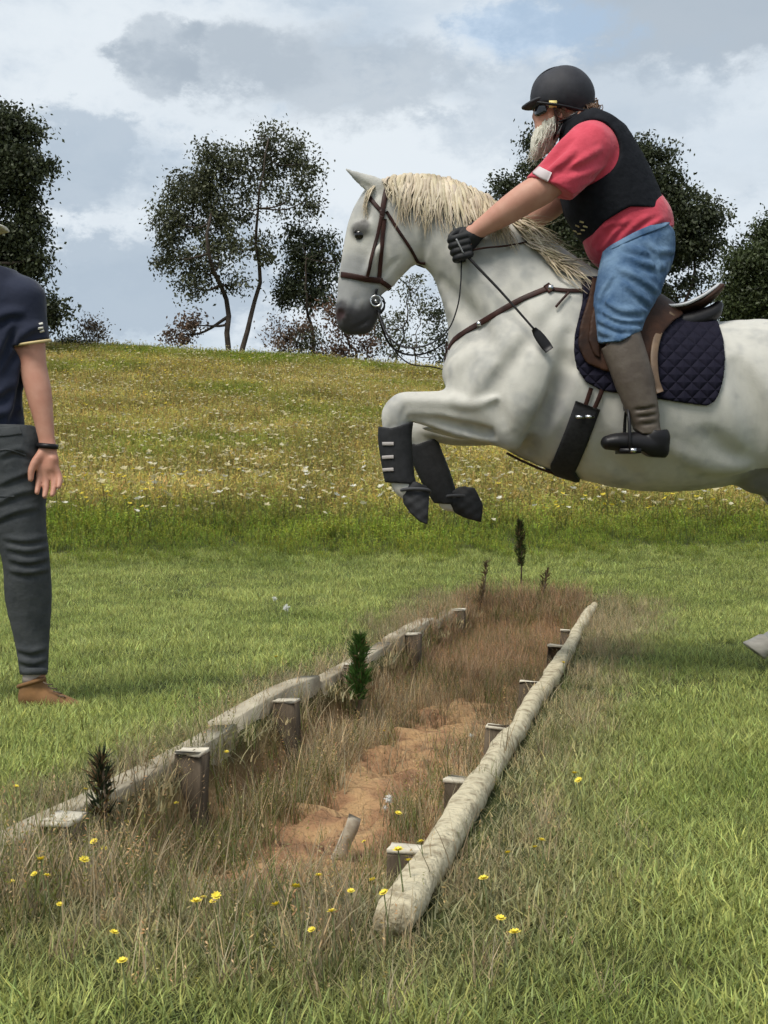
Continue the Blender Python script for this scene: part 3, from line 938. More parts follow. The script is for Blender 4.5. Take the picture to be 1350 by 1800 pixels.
# ================================================================== YOUNG CONIFERS AND WEEDS IN THE DITCH
needle_mat = leaf_mat('needles', 'GEOMETRY', .2, .6)
stem_b = mat('brown_twig', (.10, .07, .045), .9, (.16, .12, .08), 20)
def sapling(px_top, py_top, px_base, hgt, wid, label, tint, seed, n=420, lean=0, brown=.1, name='conifer_sapling', low=.25):
    r = np.random.default_rng(seed)
    d = np.array([(px_top - CX) / FPX, 1, -(py_top - HY) / FPX]); tt = max(1.5, min(8, (CAMZ - hgt - .08) / max(-d[2], .02)))
    while tt < 30:
        q = np.array([0, 0, CAMZ]) + d * tt
        if q[2] - hgt < gz(q[0], q[1]): break
        tt += .02
    bx = q[0] + (px_base - px_top) * tt / FPX; by = q[1]; bz = gz(bx, by)
    e = empty(name, (bx, by, bz), label, 'sapling')
    top = q - np.array([bx, by, bz])
    V, Fq = tube_np([(0, 0, -.03), tuple(top * .5 + np.array([.01, 0, 0])), tuple(top)], [.008, .006, .002], 6)
    put('stem', mesh_np('stem', V + np.array([bx, by, bz]), Fq), stem_b, e)
    V = []; Fq = []; sh = []; tn_ = []
    for i in range(n):
        t_ = low + (1 - low) * r.uniform() ** .8
        c0 = top * t_; prof = math.sin(math.pi * min(1, (t_ - low) / (1 - low) * .82 + .16)) ** .7 * (.75 + .35 * math.sin(t_ * 23 + seed))
        a = r.uniform(0, 6.28); R_ = wid * prof * math.sqrt(r.uniform(.02, 1)) * (1 + .35 * math.sin(a * 2 + t_ * 14 + seed))
        p0 = c0 + np.array([math.cos(a), math.sin(a), 0]) * R_ * .75
        for j in range(3):
            dr = np.array([math.cos(a) * .6, math.sin(a) * .6, 1.0]) + r.normal(0, .38, 3); dr /= np.linalg.norm(dr)
            s_ = np.cross(dr, r.normal(0, 1, 3)); s_ /= np.linalg.norm(s_); ln = r.uniform(.02, .05); w_ = r.uniform(.002, .0038); o = len(V)
            V += [p0 - s_ * w_, p0 + s_ * w_, p0 + dr * ln + s_ * w_ * .3, p0 + dr * ln - s_ * w_ * .3]
            cc = np.array(tint) * r.uniform(.6, 1.5) if r.uniform() > brown else np.array((.14, .085, .04)) * r.uniform(.7, 1.2)
            tn_ += [cc] * 4; sh += [(1, 1, 1)] * 4; Fq.append((o, o + 1, o + 2, o + 3))
    me_ = mesh_np('foliage', np.array(V) + np.array([bx, by, bz]), np.array(Fq), False)
    set_attr(me_, 'shade', np.c_[np.array(sh), np.ones(len(sh))]); set_attr(me_, 'tint', np.c_[np.array(tn_), np.ones(len(tn_))])
    put('foliage', me_, needle_mat, e)
sapling(632, 1122, 628, .40, .052, 'bright green conifer seedling growing beside the boards in the middle of the ditch', (.055, .12, .022), 1, 520, low=.34)
sapling(914, 918, 916, .50, .045, 'dark sparse conifer seedling standing at the far end of the ditch', (.035, .055, .014), 2, 420, brown=.25, low=.3)
sapling(178, 1335, 180, .16, .026, 'dark ragged seedling growing against the boards near a square post', (.025, .035, .014), 3, 110, brown=.35, low=.05)
sapling(857, 985, 842, .36, .022, 'thin brown weed stalk beside the dark seedling at the ditch end', (.07, .07, .03), 4, 70, brown=.75, name='weed_stalk', low=.15)
sapling(962, 1000, 950, .22, .03, 'low brown weed leaning out of the far end of the ditch', (.06, .06, .025), 5, 60, brown=.7, name='weed_stalk', low=.2)

# ================================================================== TREES
leafm = leaf_mat('tree_leaves', 'GEOMETRY', .25, .5)
bark = mat('eucalypt_bark', (.10, .078, .062), .9, (.045, .036, .03), 3, 5, .5, 20, .03, spec=.1)
def tree(name, label, Y, base, trunks, lobes, tint, seed, leaf=.17, dens=1.0, thin=1.0, tint2=None, group='trees on the hill crest', cat='tree'):
    """base: pixel of the foot; trunks: lists of pixel points with radii (m); lobes: (px,py,rx,ry,weight[,tint index])"""
    r = np.random.default_rng(seed)
    bx, _, _ = pix(base[0], base[1], Y); bz = gz(bx, Y)
    e = empty(name, (bx, Y, bz), label, cat, group)
    parts = []
    nodes = []
    for tr in trunks:
        P_ = [np.array(pix(p[0], p[1], Y)) + np.array([0, r.uniform(-.3, .3) * i, 0]) for i, p in enumerate(tr)]
        P_[0] = np.array([P_[0][0], Y, gz(P_[0][0], Y) - .15])
        q = spline(np.array(P_), 14)
        q[1:-1] += r.normal(0, .04, (12, 3))
        rad_ = .62 * np.interp(np.linspace(0, 1, 14), np.linspace(0, 1, len(tr)), [p[2] for p in tr])
        parts.append(tube_np(q, rad_, 8)); nodes += [(a, b_) for a, b_ in zip(q[3:], rad_[3:])]
    V = []; tn_ = []
    s = Y / FPX
    for lb in lobes:
        cx, cy, rx, ry, wgt = lb[:5]; ti = lb[5] if len(lb) > 5 else 0
        c_ = np.array(pix(cx, cy, Y)) + np.array([0, r.uniform(-.25, .25) * rx * s, 0])
        # limb to this lobe
        if nodes:
            dist = [np.linalg.norm(nd[0] - c_) + max(0, nd[0][2] - c_[2]) * 2 for nd in nodes]
            nd = nodes[int(np.argmin(dist))]
            mid = .5 * (nd[0] + c_) + np.array([r.normal(0, .15), r.normal(0, .15), -.12 * np.linalg.norm(c_ - nd[0])])
            q = spline(np.array([nd[0], mid, c_]), 9)
            parts.append(tube_np(q, np.linspace(min(nd[1] * .75, .09), .018, 9), 6))
        nc = int(max(6, wgt * dens * (rx * ry * s * s) * 30))
        for i in range(nc):
            d = r.normal(0, 1, 3); d /= np.linalg.norm(d)
            d *= r.uniform(.0, 1) ** .42
            cc = c_ + d * .92 * np.array([rx * s, .85 * (rx + ry) * .5 * s, ry * s])
            if r.uniform() < .12 and nodes:
                q = spline(np.array([c_ + .2 * d, .55 * (c_ + cc) + r.normal(0, .1, 3) * .5 - .1 * c_ * 0, cc]) if False else np.array([c_, .5 * (c_ + cc) + r.normal(0, .12, 3), cc]), 6)
                parts.append(tube_np(q, np.linspace(.022, .006, 6), 4, cap=False))
            nl = int(r.integers(60, 100) * thin)
            csz = r.uniform(.15, .32)
            tcl = np.array(tint if ti == 0 else tint2) * r.uniform(.65, 1.35)
            p_ = cc + r.normal(0, 1, (nl, 3)) * csz * np.array([1, 1, .75])
            dr = r.normal(0, 1, (nl, 3)) + np.array([0, 0, -.75]); dr /= np.linalg.norm(dr, axis=1)[:, None]
            sd = np.cross(dr, r.normal(0, 1, (nl, 3))); sd /= np.linalg.norm(sd, axis=1)[:, None] + 1e-9
            ln = (leaf * .78 * r.uniform(.6, 1.3, nl))[:, None]; wd = ln * .27
            V.append(np.stack([p_, p_ + dr * ln * .45 + sd * wd, p_ + dr * ln, p_ + dr * ln * .45 - sd * wd], 1).reshape(-1, 3))
            tn_.append(np.repeat(tcl[None] * r.uniform(.7, 1.35, (nl, 1)), 4, 0))
    V = np.vstack(V); tn_ = np.vstack(tn_)
    me_ = mesh_np('crown', V, np.arange(len(V)).reshape(-1, 4), False)
    set_attr(me_, 'shade', np.ones((len(V), 4))); set_attr(me_, 'tint', np.c_[tn_, np.ones(len(tn_))])
    v, f = join_np(parts)
    put('trunk', mesh_np('trunk', v, f), bark, e)
    put('crown', me_, leafm, e)
    return e
OLIVE = (.082, .088, .044); DARK = (.052, .062, .029); BROWN = (.15, .10, .070)
tree('gum_tree', 'tall slender two-stemmed gum tree with a broad airy crown on the hill crest', 44.5, (412, 628),
     [[(398, 640, .17), (402, 580, .15), (395, 520, .12), (380, 470, .09), (372, 400, .06), (375, 330, .03)],
      [(422, 640, .17), (432, 590, .14), (445, 540, .12), (455, 480, .10), (450, 410, .07), (470, 330, .05), (478, 260, .03)]],
     [(340, 330, 55, 50, 1.1), (300, 390, 42, 50, 1.2), (310, 450, 42, 36, 1.0), (372, 385, 50, 52, 1.0), (385, 300, 52, 45, .9), (440, 290, 55, 45, .9), (490, 262, 45, 42, .8),
      (535, 290, 32, 52, .6), (475, 235, 26, 24, .8), (512, 350, 48, 45, .38), (440, 365, 40, 40, .55), (385, 450, 48, 35, .75), (335, 505, 42, 26, .6), (362, 268, 28, 22, .8),
      (310, 588, 20, 20, .8, 1), (340, 572, 22, 16, .8, 1), (440, 440, 38, 28, .5), (545, 350, 20, 50, .35), (405, 500, 36, 18, .5), (350, 470, 30, 25, .7), (470, 430, 22, 40, .35)],
     OLIVE, 11, .17, 1.0, 1.0, BROWN)
tree('gum_tree', 'shorter dark gum tree leaning beside the two-stemmed one on the crest', 45.0, (560, 640),
     [[(556, 650, .12), (548, 590, .10), (540, 530, .07), (540, 460, .04)]],
     [(525, 440, 34, 36, 1.2), (545, 480, 45, 42, 1.3), (515, 520, 40, 34, 1.2), (570, 430, 24, 34, .8), (590, 460, 26, 36, .5), (530, 405, 26, 18, .8), (560, 520, 30, 28, .8)],
     DARK, 12, .17, 1.15)
tree('shrub', 'low reddish-brown straggly shrub under the dark gum tree on the crest', 44.0, (525, 636),
     [[(525, 645, .05), (520, 610, .04), (510, 580, .02)]],
     [(510, 600, 30, 34, .8), (545, 610, 30, 30, 1.0, 1), (490, 585, 20, 22, .5), (570, 620, 22, 20, .9), (535, 575, 30, 18, .5)],
     BROWN, 13, .15, 1.0, .9, OLIVE)
tree('gum_sapling', 'young leaning gum with russet leaves in front of the white horse muzzle', 43.5, (628, 648),
     [[(626, 655, .09), (618, 610, .075), (600, 570, .05), (585, 530, .025)], [(632, 655, .06), (650, 610, .04), (662, 570, .02)]],
     [(605, 590, 26, 30, .7), (640, 600, 24, 30, .55), (585, 555, 24, 28, .45), (622, 560, 24, 22, .45), (600, 620, 30, 14, .4)],
     (.12, .07, .045), 14, .15, .9)
tree('gum_sapling', 'lacy young gum tree showing sky through its leaves under the horse jaw', 46.0, (700, 660),
     [[(690, 665, .08), (700, 620, .06), (715, 560, .04), (722, 490, .02)], [(735, 668, .06), (728, 620, .04), (740, 560, .02)]],
     [(725, 505, 34, 28, .55), (745, 545, 34, 36, .4), (700, 560, 26, 34, .32), (690, 610, 26, 28, .3), (735, 610, 34, 26, .3), (772, 560, 18, 50, 1.0, 1), (780, 620, 16, 40, 1.2, 1), (665, 575, 16, 30, .3)],
     OLIVE, 15, .15, .9, .9, DARK)
tree('tree', 'big dense dark tree rising behind the shoulder of the walking man', 40.0, (-40, 630),
     [[(-40, 640, .35), (-45, 560, .30), (-40, 470, .22), (-30, 380, .12), (-20, 300, .05)]],
     [(5, 230, 55, 42, 1.3), (-70, 220, 70, 50, 1.2), (30, 310, 55, 62, 1.3), (-50, 330, 75, 70, 1.3), (40, 410, 38, 55, 1.2), (-30, 430, 70, 60, 1.3), (25, 480, 50, 42, 1.3), (82, 295, 16, 15, .9), (78, 455, 16, 28, .8),
      (88, 552, 36, 28, 1.2), (50, 545, 40, 40, 1.2), (-30, 540, 60, 50, 1.2), (-120, 400, 60, 120, 1.1), (5, 205, 16, 20, .8), (60, 235, 20, 22, .8)],
     DARK, 16, .19, 1.7)
tree('shrub', 'small brownish bush alone on the crest next to the big dark tree', 42.5, (160, 612),
     [[(165, 622, .04), (160, 600, .03), (155, 580, .015)]],
     [(145, 598, 26, 16, .7, 1), (175, 592, 24, 24, .9), (155, 572, 20, 12, .6), (120, 605, 16, 10, .5, 1)],
     (.13, .095, .06), 17, .13, 1.0, .8, OLIVE)
tree('tree', 'large dark spreading tree behind the rider\'s back', 47.0, (1110, 700),
     [[(1110, 720, .35), (1105, 620, .3), (1100, 520, .25), (1110, 420, .15), (1120, 330, .07)], [(1150, 720, .2), (1180, 600, .15), (1215, 500, .10), (1225, 430, .05)]],
     [(1125, 270, 34, 32, 1.1), (1165, 275, 28, 18, .7), (1150, 330, 62, 45, 1.3), (1110, 350, 60, 50, 1.2), (1205, 375, 48, 45, 1.1), (1245, 380, 34, 36, .9), (1240, 430, 36, 36, .7), (1195, 450, 50, 34, .6), (1170, 420, 60, 40, 1.0),
      (1060, 420, 60, 60, 1.2), (1000, 400, 60, 50, 1.1), (985, 470, 70, 50, 1.2), (1060, 500, 70, 50, 1.0), (940, 400, 50, 40, .9), (890, 325, 30, 16, 1.0), (945, 300, 30, 26, 1.0), (945, 250, 18, 28, 1.0), (905, 360, 40, 40, 1.0), (930, 440, 50, 50, 1.1), (1010, 340, 50, 60, 1.1),
      (1160, 510, 80, 30, .5), (1230, 500, 40, 22, .35)],
     DARK, 18, .19, 1.9)
tree('tree', 'rounded dark green tree standing behind the horse\'s rump', 45.0, (1370, 700),
     [[(1370, 720, .3), (1370, 600, .25), (1365, 500, .15), (1360, 430, .06)]],
     [(1320, 470, 55, 45, 1.4), (1370, 440, 60, 50, 1.3), (1300, 520, 45, 45, 1.4), (1350, 530, 70, 45, 1.4), (1430, 480, 60, 60, 1.2), (1345, 400, 26, 22, 1.0), (1420, 550, 60, 50, 1.2), (1285, 550, 30, 26, 1.2)],
     (.055, .070, .026), 19, .18, 1.9)
# ================================================================== THE HORSE
H = 5.37                                                  # depth of the horse's midline, metres
def hp(px, py, dy=0.0):
    return np.array(pix(px, py, H + dy))
def ch(rows, plane=H):
    """rows: px, py, radius px, depth radius (m) or None, dy"""
    o = []
    for (px, py, r_, hw, dy) in rows:
        Y = plane + dy; s = Y / FPX
        p = pix(px, py, Y)
        o.append((p[0], p[1], p[2], r_ * s, 1.0 if hw is None else hw / (r_ * s)))
    return np.array(o)
a = hp(575, 280); b_ = hp(1640, 1215)
HB = Field((a[0], H - .46, -.02), (b_[0] + .05, H + .46, a[2]), .0085)
trunk_rows = [(868, 645, 82, .20, 0), (905, 650, 118, .235, 0), (960, 658, 150, .265, 0), (1040, 671, 170, .295, 0), (1140, 709, 155, .325, 0), (1240, 713, 146, .325, 0), (1330, 700, 138, .315, 0), (1420, 695, 126, .30, 0), (1490, 700, 98, .25, 0), (1530, 705, 66, .18, 0)]
HB.add(ch(trunk_rows), .04)
# neck and head
HB.add(ch([(722, 378, 55, .085, 0), (775, 400, 72, .105, 0), (832, 438, 86, .125, 0), (885, 500, 112, .165, 0), (935, 575, 140, .215, 0)]), .06)
HB.add(ch([(985, 520, 40, .07, 0), (1040, 520, 36, .085, 0), (1110, 580, 40, .12, 0)]), .08)            # withers
HB.add(ch([(690, 365, 46, .078, 0), (668, 385, 46, .088, 0), (655, 425, 45, .085, 0), (643, 470, 41, .070, 0), (633, 510, 37, .058, 0), (623, 545, 34, .056, 0), (619, 562, 27, .05, 0)]), .03)
HB.add(ch([(702, 420, 48, .080, 0), (688, 445, 42, .072, 0), (672, 480, 30, .05, 0)]), .03)              # cheek and jaw
HB.add(ch([(650, 545, 20, .040, 0), (640, 570, 17, .036, 0)]), .02)                                      # chin
HB.add(ch([(614, 500, 16, .022, 0), (632, 400, 20, .05, 0), (660, 340, 20, .05, 0)]), .025)              # brow and nasal bone
for sgn in (-1, 1):
    HB.add(ch([(645, 400, 14, .022, sgn * .075), (628, 402, 9, .016, sgn * .072)]), .015)               # orbit
    HB.add(ch([(665, 440, 6, None, sgn * .080), (645, 480, 5, None, sgn * .064)]), .025)                # facial crest
    HB.add(ch([(606, 548, 12, .014, sgn * .042)]), .018)                                                # nostril rim
    HB.add(ch([(600, 552, 7, .014, sgn * .056)]), .008, sub=True)
    HB.add(ch([(617, 578, 3, None, sgn * .05), (648, 563, 3, None, sgn * .052)]), .008, sub=True)       # mouth line
    # ears
    HB.add(ch([(672, 336, 17, .020, sgn * .045), (655, 325, 16, .018, sgn * .055), (633, 313, 10, .014, sgn * .06), (609, 298, 3, .005, sgn * .062)]), .012)
    HB.add(ch([(650, 331, 7, .012, sgn * .075), (625, 314, 4, .010, sgn * .078)]), .006, sub=True)
    # jugular groove, shoulder blade, triceps, ribs and flank
    HB.add(ch([(770, 480, 14, None, sgn * .135), (850, 560, 18, None, sgn * .225)]), .05, sub=True)
    HB.add(ch([(985, 540, 40, .05, sgn * .17), (930, 610, 52, .07, sgn * .205), (870, 670, 62, .09, sgn * .18)]), .06)
    HB.add(ch([(960, 640, 48, .05, sgn * .225), (920, 710, 52, .07, sgn * .215), (905, 752, 40, .06, sgn * .19)]), .05)
    HB.add(ch([(820, 655, 42, .10, sgn * .10), (845, 700, 46, .10, sgn * .14)]), .05)                   # breast
    HB.add(ch([(1000, 640, 12, None, sgn * .30), (955, 740, 14, None, sgn * .275), (930, 790, 12, None, sgn * .23)]), .05, sub=True)   # behind the elbow
    HB.add(ch([(1300, 650, 16, None, sgn * .345), (1330, 730, 18, None, sgn * .35), (1335, 800, 14, None, sgn * .31)]), .06, sub=True)   # flank hollow
    HB.add(ch([(1420, 640, 82, .15, sgn * .15), (1450, 720, 98, .14, sgn * .16), (1470, 790, 76, .12, sgn * .17)]), .05)                 # haunch
# forelegs: near one folded, far one just behind it
NF, FF = -.15, .13
HB.add(ch([(890, 715, 62, .085, -.17), (835, 726, 50, .070, NF), (780, 722, 36, .056, NF), (735, 716, 28, .046, NF), (708, 716, 26, .042, NF), (697, 730, 25, .040, NF)]), .035)
HB.add(ch([(697, 728, 24, .040, NF), (692, 752, 20, .034, NF), (696, 790, 15, .026, NF), (702, 832, 15, .026, NF), (707, 852, 19, .030, NF), (722, 868, 16, .028, NF), (738, 884, 17, .032, NF)]), .012)
HB.add(ch([(800, 700, 9, None, NF - .05), (850, 712, 12, None, NF - .06)]), .02)
HB.add(ch([(860, 758, 8, None, NF - .055), (770, 742, 6, None, NF - .05)]), .025, sub=True)
HB.add(ch([(885, 722, 58, .080, .16), (830, 738, 46, .066, FF), (790, 748, 34, .05, FF), (755, 748, 25, .042, FF), (738, 758, 23, .04, FF)]), .03)
HB.add(ch([(738, 758, 22, .038, FF), (745, 784, 18, .030, FF), (762, 826, 14, .025, FF), (780, 866, 14, .025, FF), (788, 880, 18, .028, FF), (806, 884, 16, .028, FF), (822, 886, 17, .032, FF)]), .012)
# hind legs gathered under the push-off
for (dy, st, hk, ft, hf) in ((-.18, (1392, 795), (1495, 985), (1452, 1128), (1422, 1168)), (.18, (1356, 832), (1458, 990), (1392, 1098), (1352, 1128))):
    HB.add(ch([(1450, 730, 92, .13, dy), (st[0] + 22, st[1] - 22, 62, .09, dy), (st[0] + 40, st[1] + 40, 46, .065, dy), (.55 * st[0] + .45 * hk[0] + 14, .5 * (st[1] + hk[1]), 34, .048, dy), (hk[0], hk[1] - 12, 26, .036, dy), (hk[0] - 4, hk[1] + 20, 22, .032, dy)]), .04)
    HB.add(ch([(hk[0] + 16, hk[1] - 22, 12, .02, dy), (hk[0] + 4, hk[1] + 8, 16, .026, dy)]), .02)
    m1 = ((hk[0] + ft[0]) / 2, (hk[1] + ft[1]) / 2)
    HB.add(ch([(hk[0] - 4, hk[1] + 15, 21, .030, dy), (m1[0], m1[1], 15, .024, dy), (ft[0], ft[1], 18, .028, dy), ((ft[0] + hf[0]) / 2, (ft[1] + hf[1]) / 2, 15, .026, dy), (hf[0], hf[1], 17, .03, dy)]), .015)
HB.add(ch([(1330, 838, 30, .10, 0), (1375, 840, 40, .12, 0)]), .05)       # sheath and groin
HB.add(ch([(1545, 640, 20, .03, 0), (1572, 690, 14, .022, 0)]), .02)      # dock
CAM = Vector((0, 0, CAMZ))
def hit(px, py, bvh=None, off=.004):
    """first point of the horse (or another skin) on a pixel's ray, lifted off the surface"""
    d = Vector(((px - CX) / FPX, 1, -(py - HY) / FPX)).normalized()
    l, n, i, _ = (bvh or HBVH).ray_cast(CAM, d)
    if l is None:
        return None
    return np.array(l) + np.array(n) * off, np.array(n)
def bvh_of(F_):
    v, f = surface_nets(F_.F, F_.lo, F_.h)
    return BVHTree.FromPolygons([Vector(q) for q in v], [tuple(q) for q in f])
def crease(F_, bv, pxs, r_, depth, k, sub=True, both=None, n=9):
    """a groove (or, sub=False, a ridge) pressed along a pixel line on the skin; both = midline depth to mirror about"""
    P_ = [hit(px, py, bv, (r_ - depth) if sub else (depth - r_)) for (px, py) in spline(np.array(pxs, float), n)]
    P_ = [q[0] for q in P_ if q is not None]
    if len(P_) < 3: return
    t_ = np.linspace(0, 1, len(P_)); fade = .35 + .65 * np.sin(math.pi * t_) ** .6
    for sgn in ((1, -1) if both else (1,)):
        Q = np.array(P_)
        if sgn < 0: Q[:, 1] = 2 * both - Q[:, 1]
        F_.add(np.c_[Q, r_ * fade, np.ones(len(Q))], k, sub=sub, smooth=False)
bv0 = bvh_of(HB)
for (pxs, r_, dp, k_, sub) in (
        ([(752, 385), (748, 425), (742, 462)], .016, .010, .02, True), ([(775, 495), (815, 540), (850, 590), (862, 625)], .030, .014, .05, True),
        ([(780, 430), (840, 500), (880, 570)], .05, .010, .05, False), ([(975, 545), (935, 600), (890, 650), (850, 700)], .028, .012, .05, True),
        ([(1000, 590), (985, 660), (955, 730), (922, 790)], .030, .020, .05, True), ([(945, 610), (935, 680), (905, 740)], .055, .014, .05, False),
        ([(880, 655), (870, 700), (885, 745)], .022, .010, .04, True), ([(715, 703), (770, 705), (830, 712), (870, 700)], .020, .010, .025, False),
        ([(722, 735), (770, 740), (820, 755), (868, 768)], .016, .010, .022, True), ([(740, 757), (800, 770), (860, 784)], .016, .008, .02, False),
        ([(715, 712), (706, 735), (712, 748)], .012, .006, .014, True), ([(690, 745), (683, 760), (690, 775)], .012, .005, .012, True),
        ([(1296, 640), (1322, 700), (1335, 760), (1320, 820)], .035, .016, .06, True), ([(1240, 760), (1290, 800), (1325, 815)], .035, .012, .05, True),
        ([(1180, 790), (1250, 820), (1310, 822)], .03, .008, .05, False), ([(1060, 760), (1080, 810), (1120, 840)], .04, .006, .05, True),
        ([(668, 430), (652, 462), (640, 492)], .010, .006, .014, False), ([(700, 455), (675, 478), (655, 500)], .012, .006, .015, True),
        ([(650, 365), (644, 378), (642, 392)], .014, .008, .02, True), ([(618, 580), (634, 572), (652, 560)], .006, .007, .006, True),
        ([(598, 545), (594, 555), (600, 566)], .009, .010, .006, True), ([(600, 538), (610, 545), (608, 565)], .008, .004, .010, False),
        ([(628, 520), (622, 545)], .012, .005, .015, True), ([(640, 395), (628, 392), (618, 398)], .009, .005, .010, False),
        ([(830, 630), (815, 660), (812, 690)], .03, .010, .04, True), ([(900, 540), (960, 600), (1005, 640)], .03, .006, .06, True)):
    crease(HB, bv0, pxs, r_, dp, k_, sub, both=H)
hme = HB.mesh('body', 1)
hv = np.empty(len(hme.vertices) * 3, np.float32); hme.vertices.foreach_get('co', hv); hv = hv.reshape(-1, 3).astype(float)
def near(v, pts):
    """smallest scaled distance of v to a list of (px,py,radius px)"""
    s = H / FPX
    d = np.full(len(v), 9.0)
    for (px, py, r_) in pts:
        p = pix(px, py, H)
        d = np.minimum(d, np.hypot(v[:, 0] - p[0], v[:, 2] - p[2]) / (r_ * s))
    return d
coat = np.tile(np.array([.53, .51, .455]), (len(hv), 1))
n1 = vnoise(hv, 7, 4, 5); n2 = vnoise(hv, 22, 3, 6); n3 = vnoise(hv * np.array([1, 1, .5]), 45, 2, 7)
grey = sstep(.45, .72, n1 * .6 + n2 * .4) * .6
coat = coat * (1 - grey[:, None]) + np.array([.27, .27, .26]) * grey[:, None]
dap = sstep(.56, .70, vnoise(hv, 26, 2, 15)) * sstep(.4, .6, n1) * .3
coat = coat * (1 - dap[:, None]) + np.array([.34, .34, .33]) * dap[:, None]
# skin shows dark on the muzzle, round the eye and in the groin; coat is greyer behind the elbow
fg = (1 - sstep(.3, 1.3, near(hv, [(618, 522, 52), (622, 480, 36), (655, 532, 46), (640, 560, 36)]) + (n1 - .5) * .6)) * .6
coat = coat * (1 - fg[:, None]) + np.array([.15, .16, .18]) * fg[:, None]
mz = 1 - sstep(.55, 1.15, near(hv, [(610, 568, 40), (640, 582, 46), (662, 555, 30), (600, 550, 22), (625, 592, 36)]) + (n2 - .5) * .5)
mz = mz * (hv[:, 0] < hp(690, 0)[0]) 
coat = coat * (1 - mz[:, None] * .95) + np.array([.026, .024, .026]) * mz[:, None] * .95
pk = (1 - sstep(.4, 1.0, near(hv, [(597, 555, 14)]))) * .8
coat = coat * (1 - pk[:, None]) + np.array([.06, .028, .028]) * pk[:, None]
ey = 1 - sstep(.5, 1.1, near(hv, [(633, 411, 20), (640, 404, 14)]))
coat = coat * (1 - ey[:, None] * .8) + np.array([.05, .045, .045]) * ey[:, None] * .8
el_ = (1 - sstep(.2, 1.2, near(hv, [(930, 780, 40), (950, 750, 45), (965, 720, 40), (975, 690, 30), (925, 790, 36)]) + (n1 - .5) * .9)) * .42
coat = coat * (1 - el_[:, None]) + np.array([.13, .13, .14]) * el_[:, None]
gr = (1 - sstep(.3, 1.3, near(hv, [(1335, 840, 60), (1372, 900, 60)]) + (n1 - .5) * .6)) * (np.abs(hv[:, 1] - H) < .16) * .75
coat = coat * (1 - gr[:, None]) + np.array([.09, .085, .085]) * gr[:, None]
coat *= (.93 + .14 * n3)[:, None]
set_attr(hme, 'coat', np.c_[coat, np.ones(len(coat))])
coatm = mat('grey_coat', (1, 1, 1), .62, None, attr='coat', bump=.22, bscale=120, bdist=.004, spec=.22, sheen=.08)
horse = empty('horse', (hp(1150, 0)[0], H, 0), 'white-grey horse leaping over the ditch with forelegs tucked and ears pricked', 'horse')
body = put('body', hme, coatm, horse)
HBVH = BVHTree.FromPolygons([Vector(v) for v in hv], [tuple(p.vertices) for p in hme.polygons])
def snap(p, off=.004, bvh=None):
    l, n, i, d = (bvh or HBVH).find_nearest(Vector(p))
    return np.array(l) + np.array(n) * off, np.array(n)
def mirror(p):
    q = np.array(p, float); q[..., 1] = 2 * H - q[..., 1]
    return q
def on_horse(pxs, n=24, off=.004, bvh=None):
    """pixel polyline laid on the near flank"""
    Q = []; Nn = []
    for (px, py) in spline(np.array(pxs, float), n):
        h_ = hit(px, py, bvh, off)
        if h_ is None:
            q, nn = snap(hp(px, py, -.05), off, bvh); h_ = (q, nn)
        Q.append(h_[0]); Nn.append(h_[1])
    Q = np.array(Q); Nn = np.array(Nn)
    for _ in range(2):
        Q[1:-1] = .5 * Q[1:-1] + .25 * (Q[:-2] + Q[2:]); Nn[1:-1] = .5 * Nn[1:-1] + .25 * (Nn[:-2] + Nn[2:])
    return Q, Nn
# eyes
eyem = mat('dark_eye', (.012, .009, .008), .08, spec=.6)
for sgn in (-1, 1):
    h_ = hit(631, 411)
    c_ = h_[0] if sgn < 0 else mirror(h_[0])
    c_ = c_ + np.array([.004, -sgn * .012, 0])
    F_ = Field(c_ - .04, c_ + .04, .003)
    F_.add([[*c_, .0225, .8]], .001)
    put('eye', F_.mesh('eye'), eyem, horse)
    lid = [c_ + np.array([.024 * math.cos(t_), sgn * (.013 - .004 * abs(math.cos(t_))), .005 + .018 * math.sin(t_)]) for t_ in np.linspace(.1, 3.04, 12)]
    v, f = tube_np(lid, [.003 + .003 * math.sin(t_) for t_ in np.linspace(.1, 3.04, 12)], 6)
    put('eyelid', mesh_np('eyelid', v, f), mat('eyelid_skin', (.10, .09, .088), .6), horse)
# hooves
hoofm = mat('hoof_horn', (.56, .51, .44), .6, (.42, .38, .32), 14, 4, .3, 60, .003, stretch=(1, 1, 4))
def hoof(p0, p1, dy, r0=19, r1=27):
    """tapered hoof from the coronet pixel p0 to the sole pixel p1"""
    A = hp(p0[0], p0[1], dy); B = hp(p1[0], p1[1], dy)
    ax_ = (B - A); ln = np.linalg.norm(ax_); ax_ /= ln
    s = H / FPX; V = []; Fq = []; m_ = 16
    fw = np.cross(ax_, np.array([0, 1.0, 0])); fw /= np.linalg.norm(fw)
    if fw[0] > 0: fw = -fw
    sd = np.cross(ax_, fw)
    rows = ((0, r0 * .9, 0), (.12, r0 * 1.06, .1), (.55, .5 * (r0 + r1), .35), (.95, r1, .6), (1.0, r1 * .93, .6), (1.0, r1 * .4, .5))
    for (t_, r_, fo) in rows:
        for k_ in range(m_):
            a_ = 2 * math.pi * k_ / m_
            V.append(A + ax_ * ln * t_ + fw * (r_ * s * math.cos(a_) * 1.05 + fo * ln * .45) + sd * r_ * s * .92 * math.sin(a_))
    for i in range(len(rows) - 1):
        for k_ in range(m_):
            k2 = (k_ + 1) % m_
            Fq.append((i * m_ + k_, i * m_ + k2, (i + 1) * m_ + k2, (i + 1) * m_ + k_))
    put('hoof', mesh_np('hoof', np.array(V), np.array(Fq)), hoofm, horse)
hoof((734, 876), (740, 896), NF, 13, 16); hoof((816, 882), (830, 892), FF, 13, 16)
hoof((1424, 1164), (1412, 1200), -.18, 18, 25); hoof((1352, 1124), (1332, 1150), .18, 17, 24)
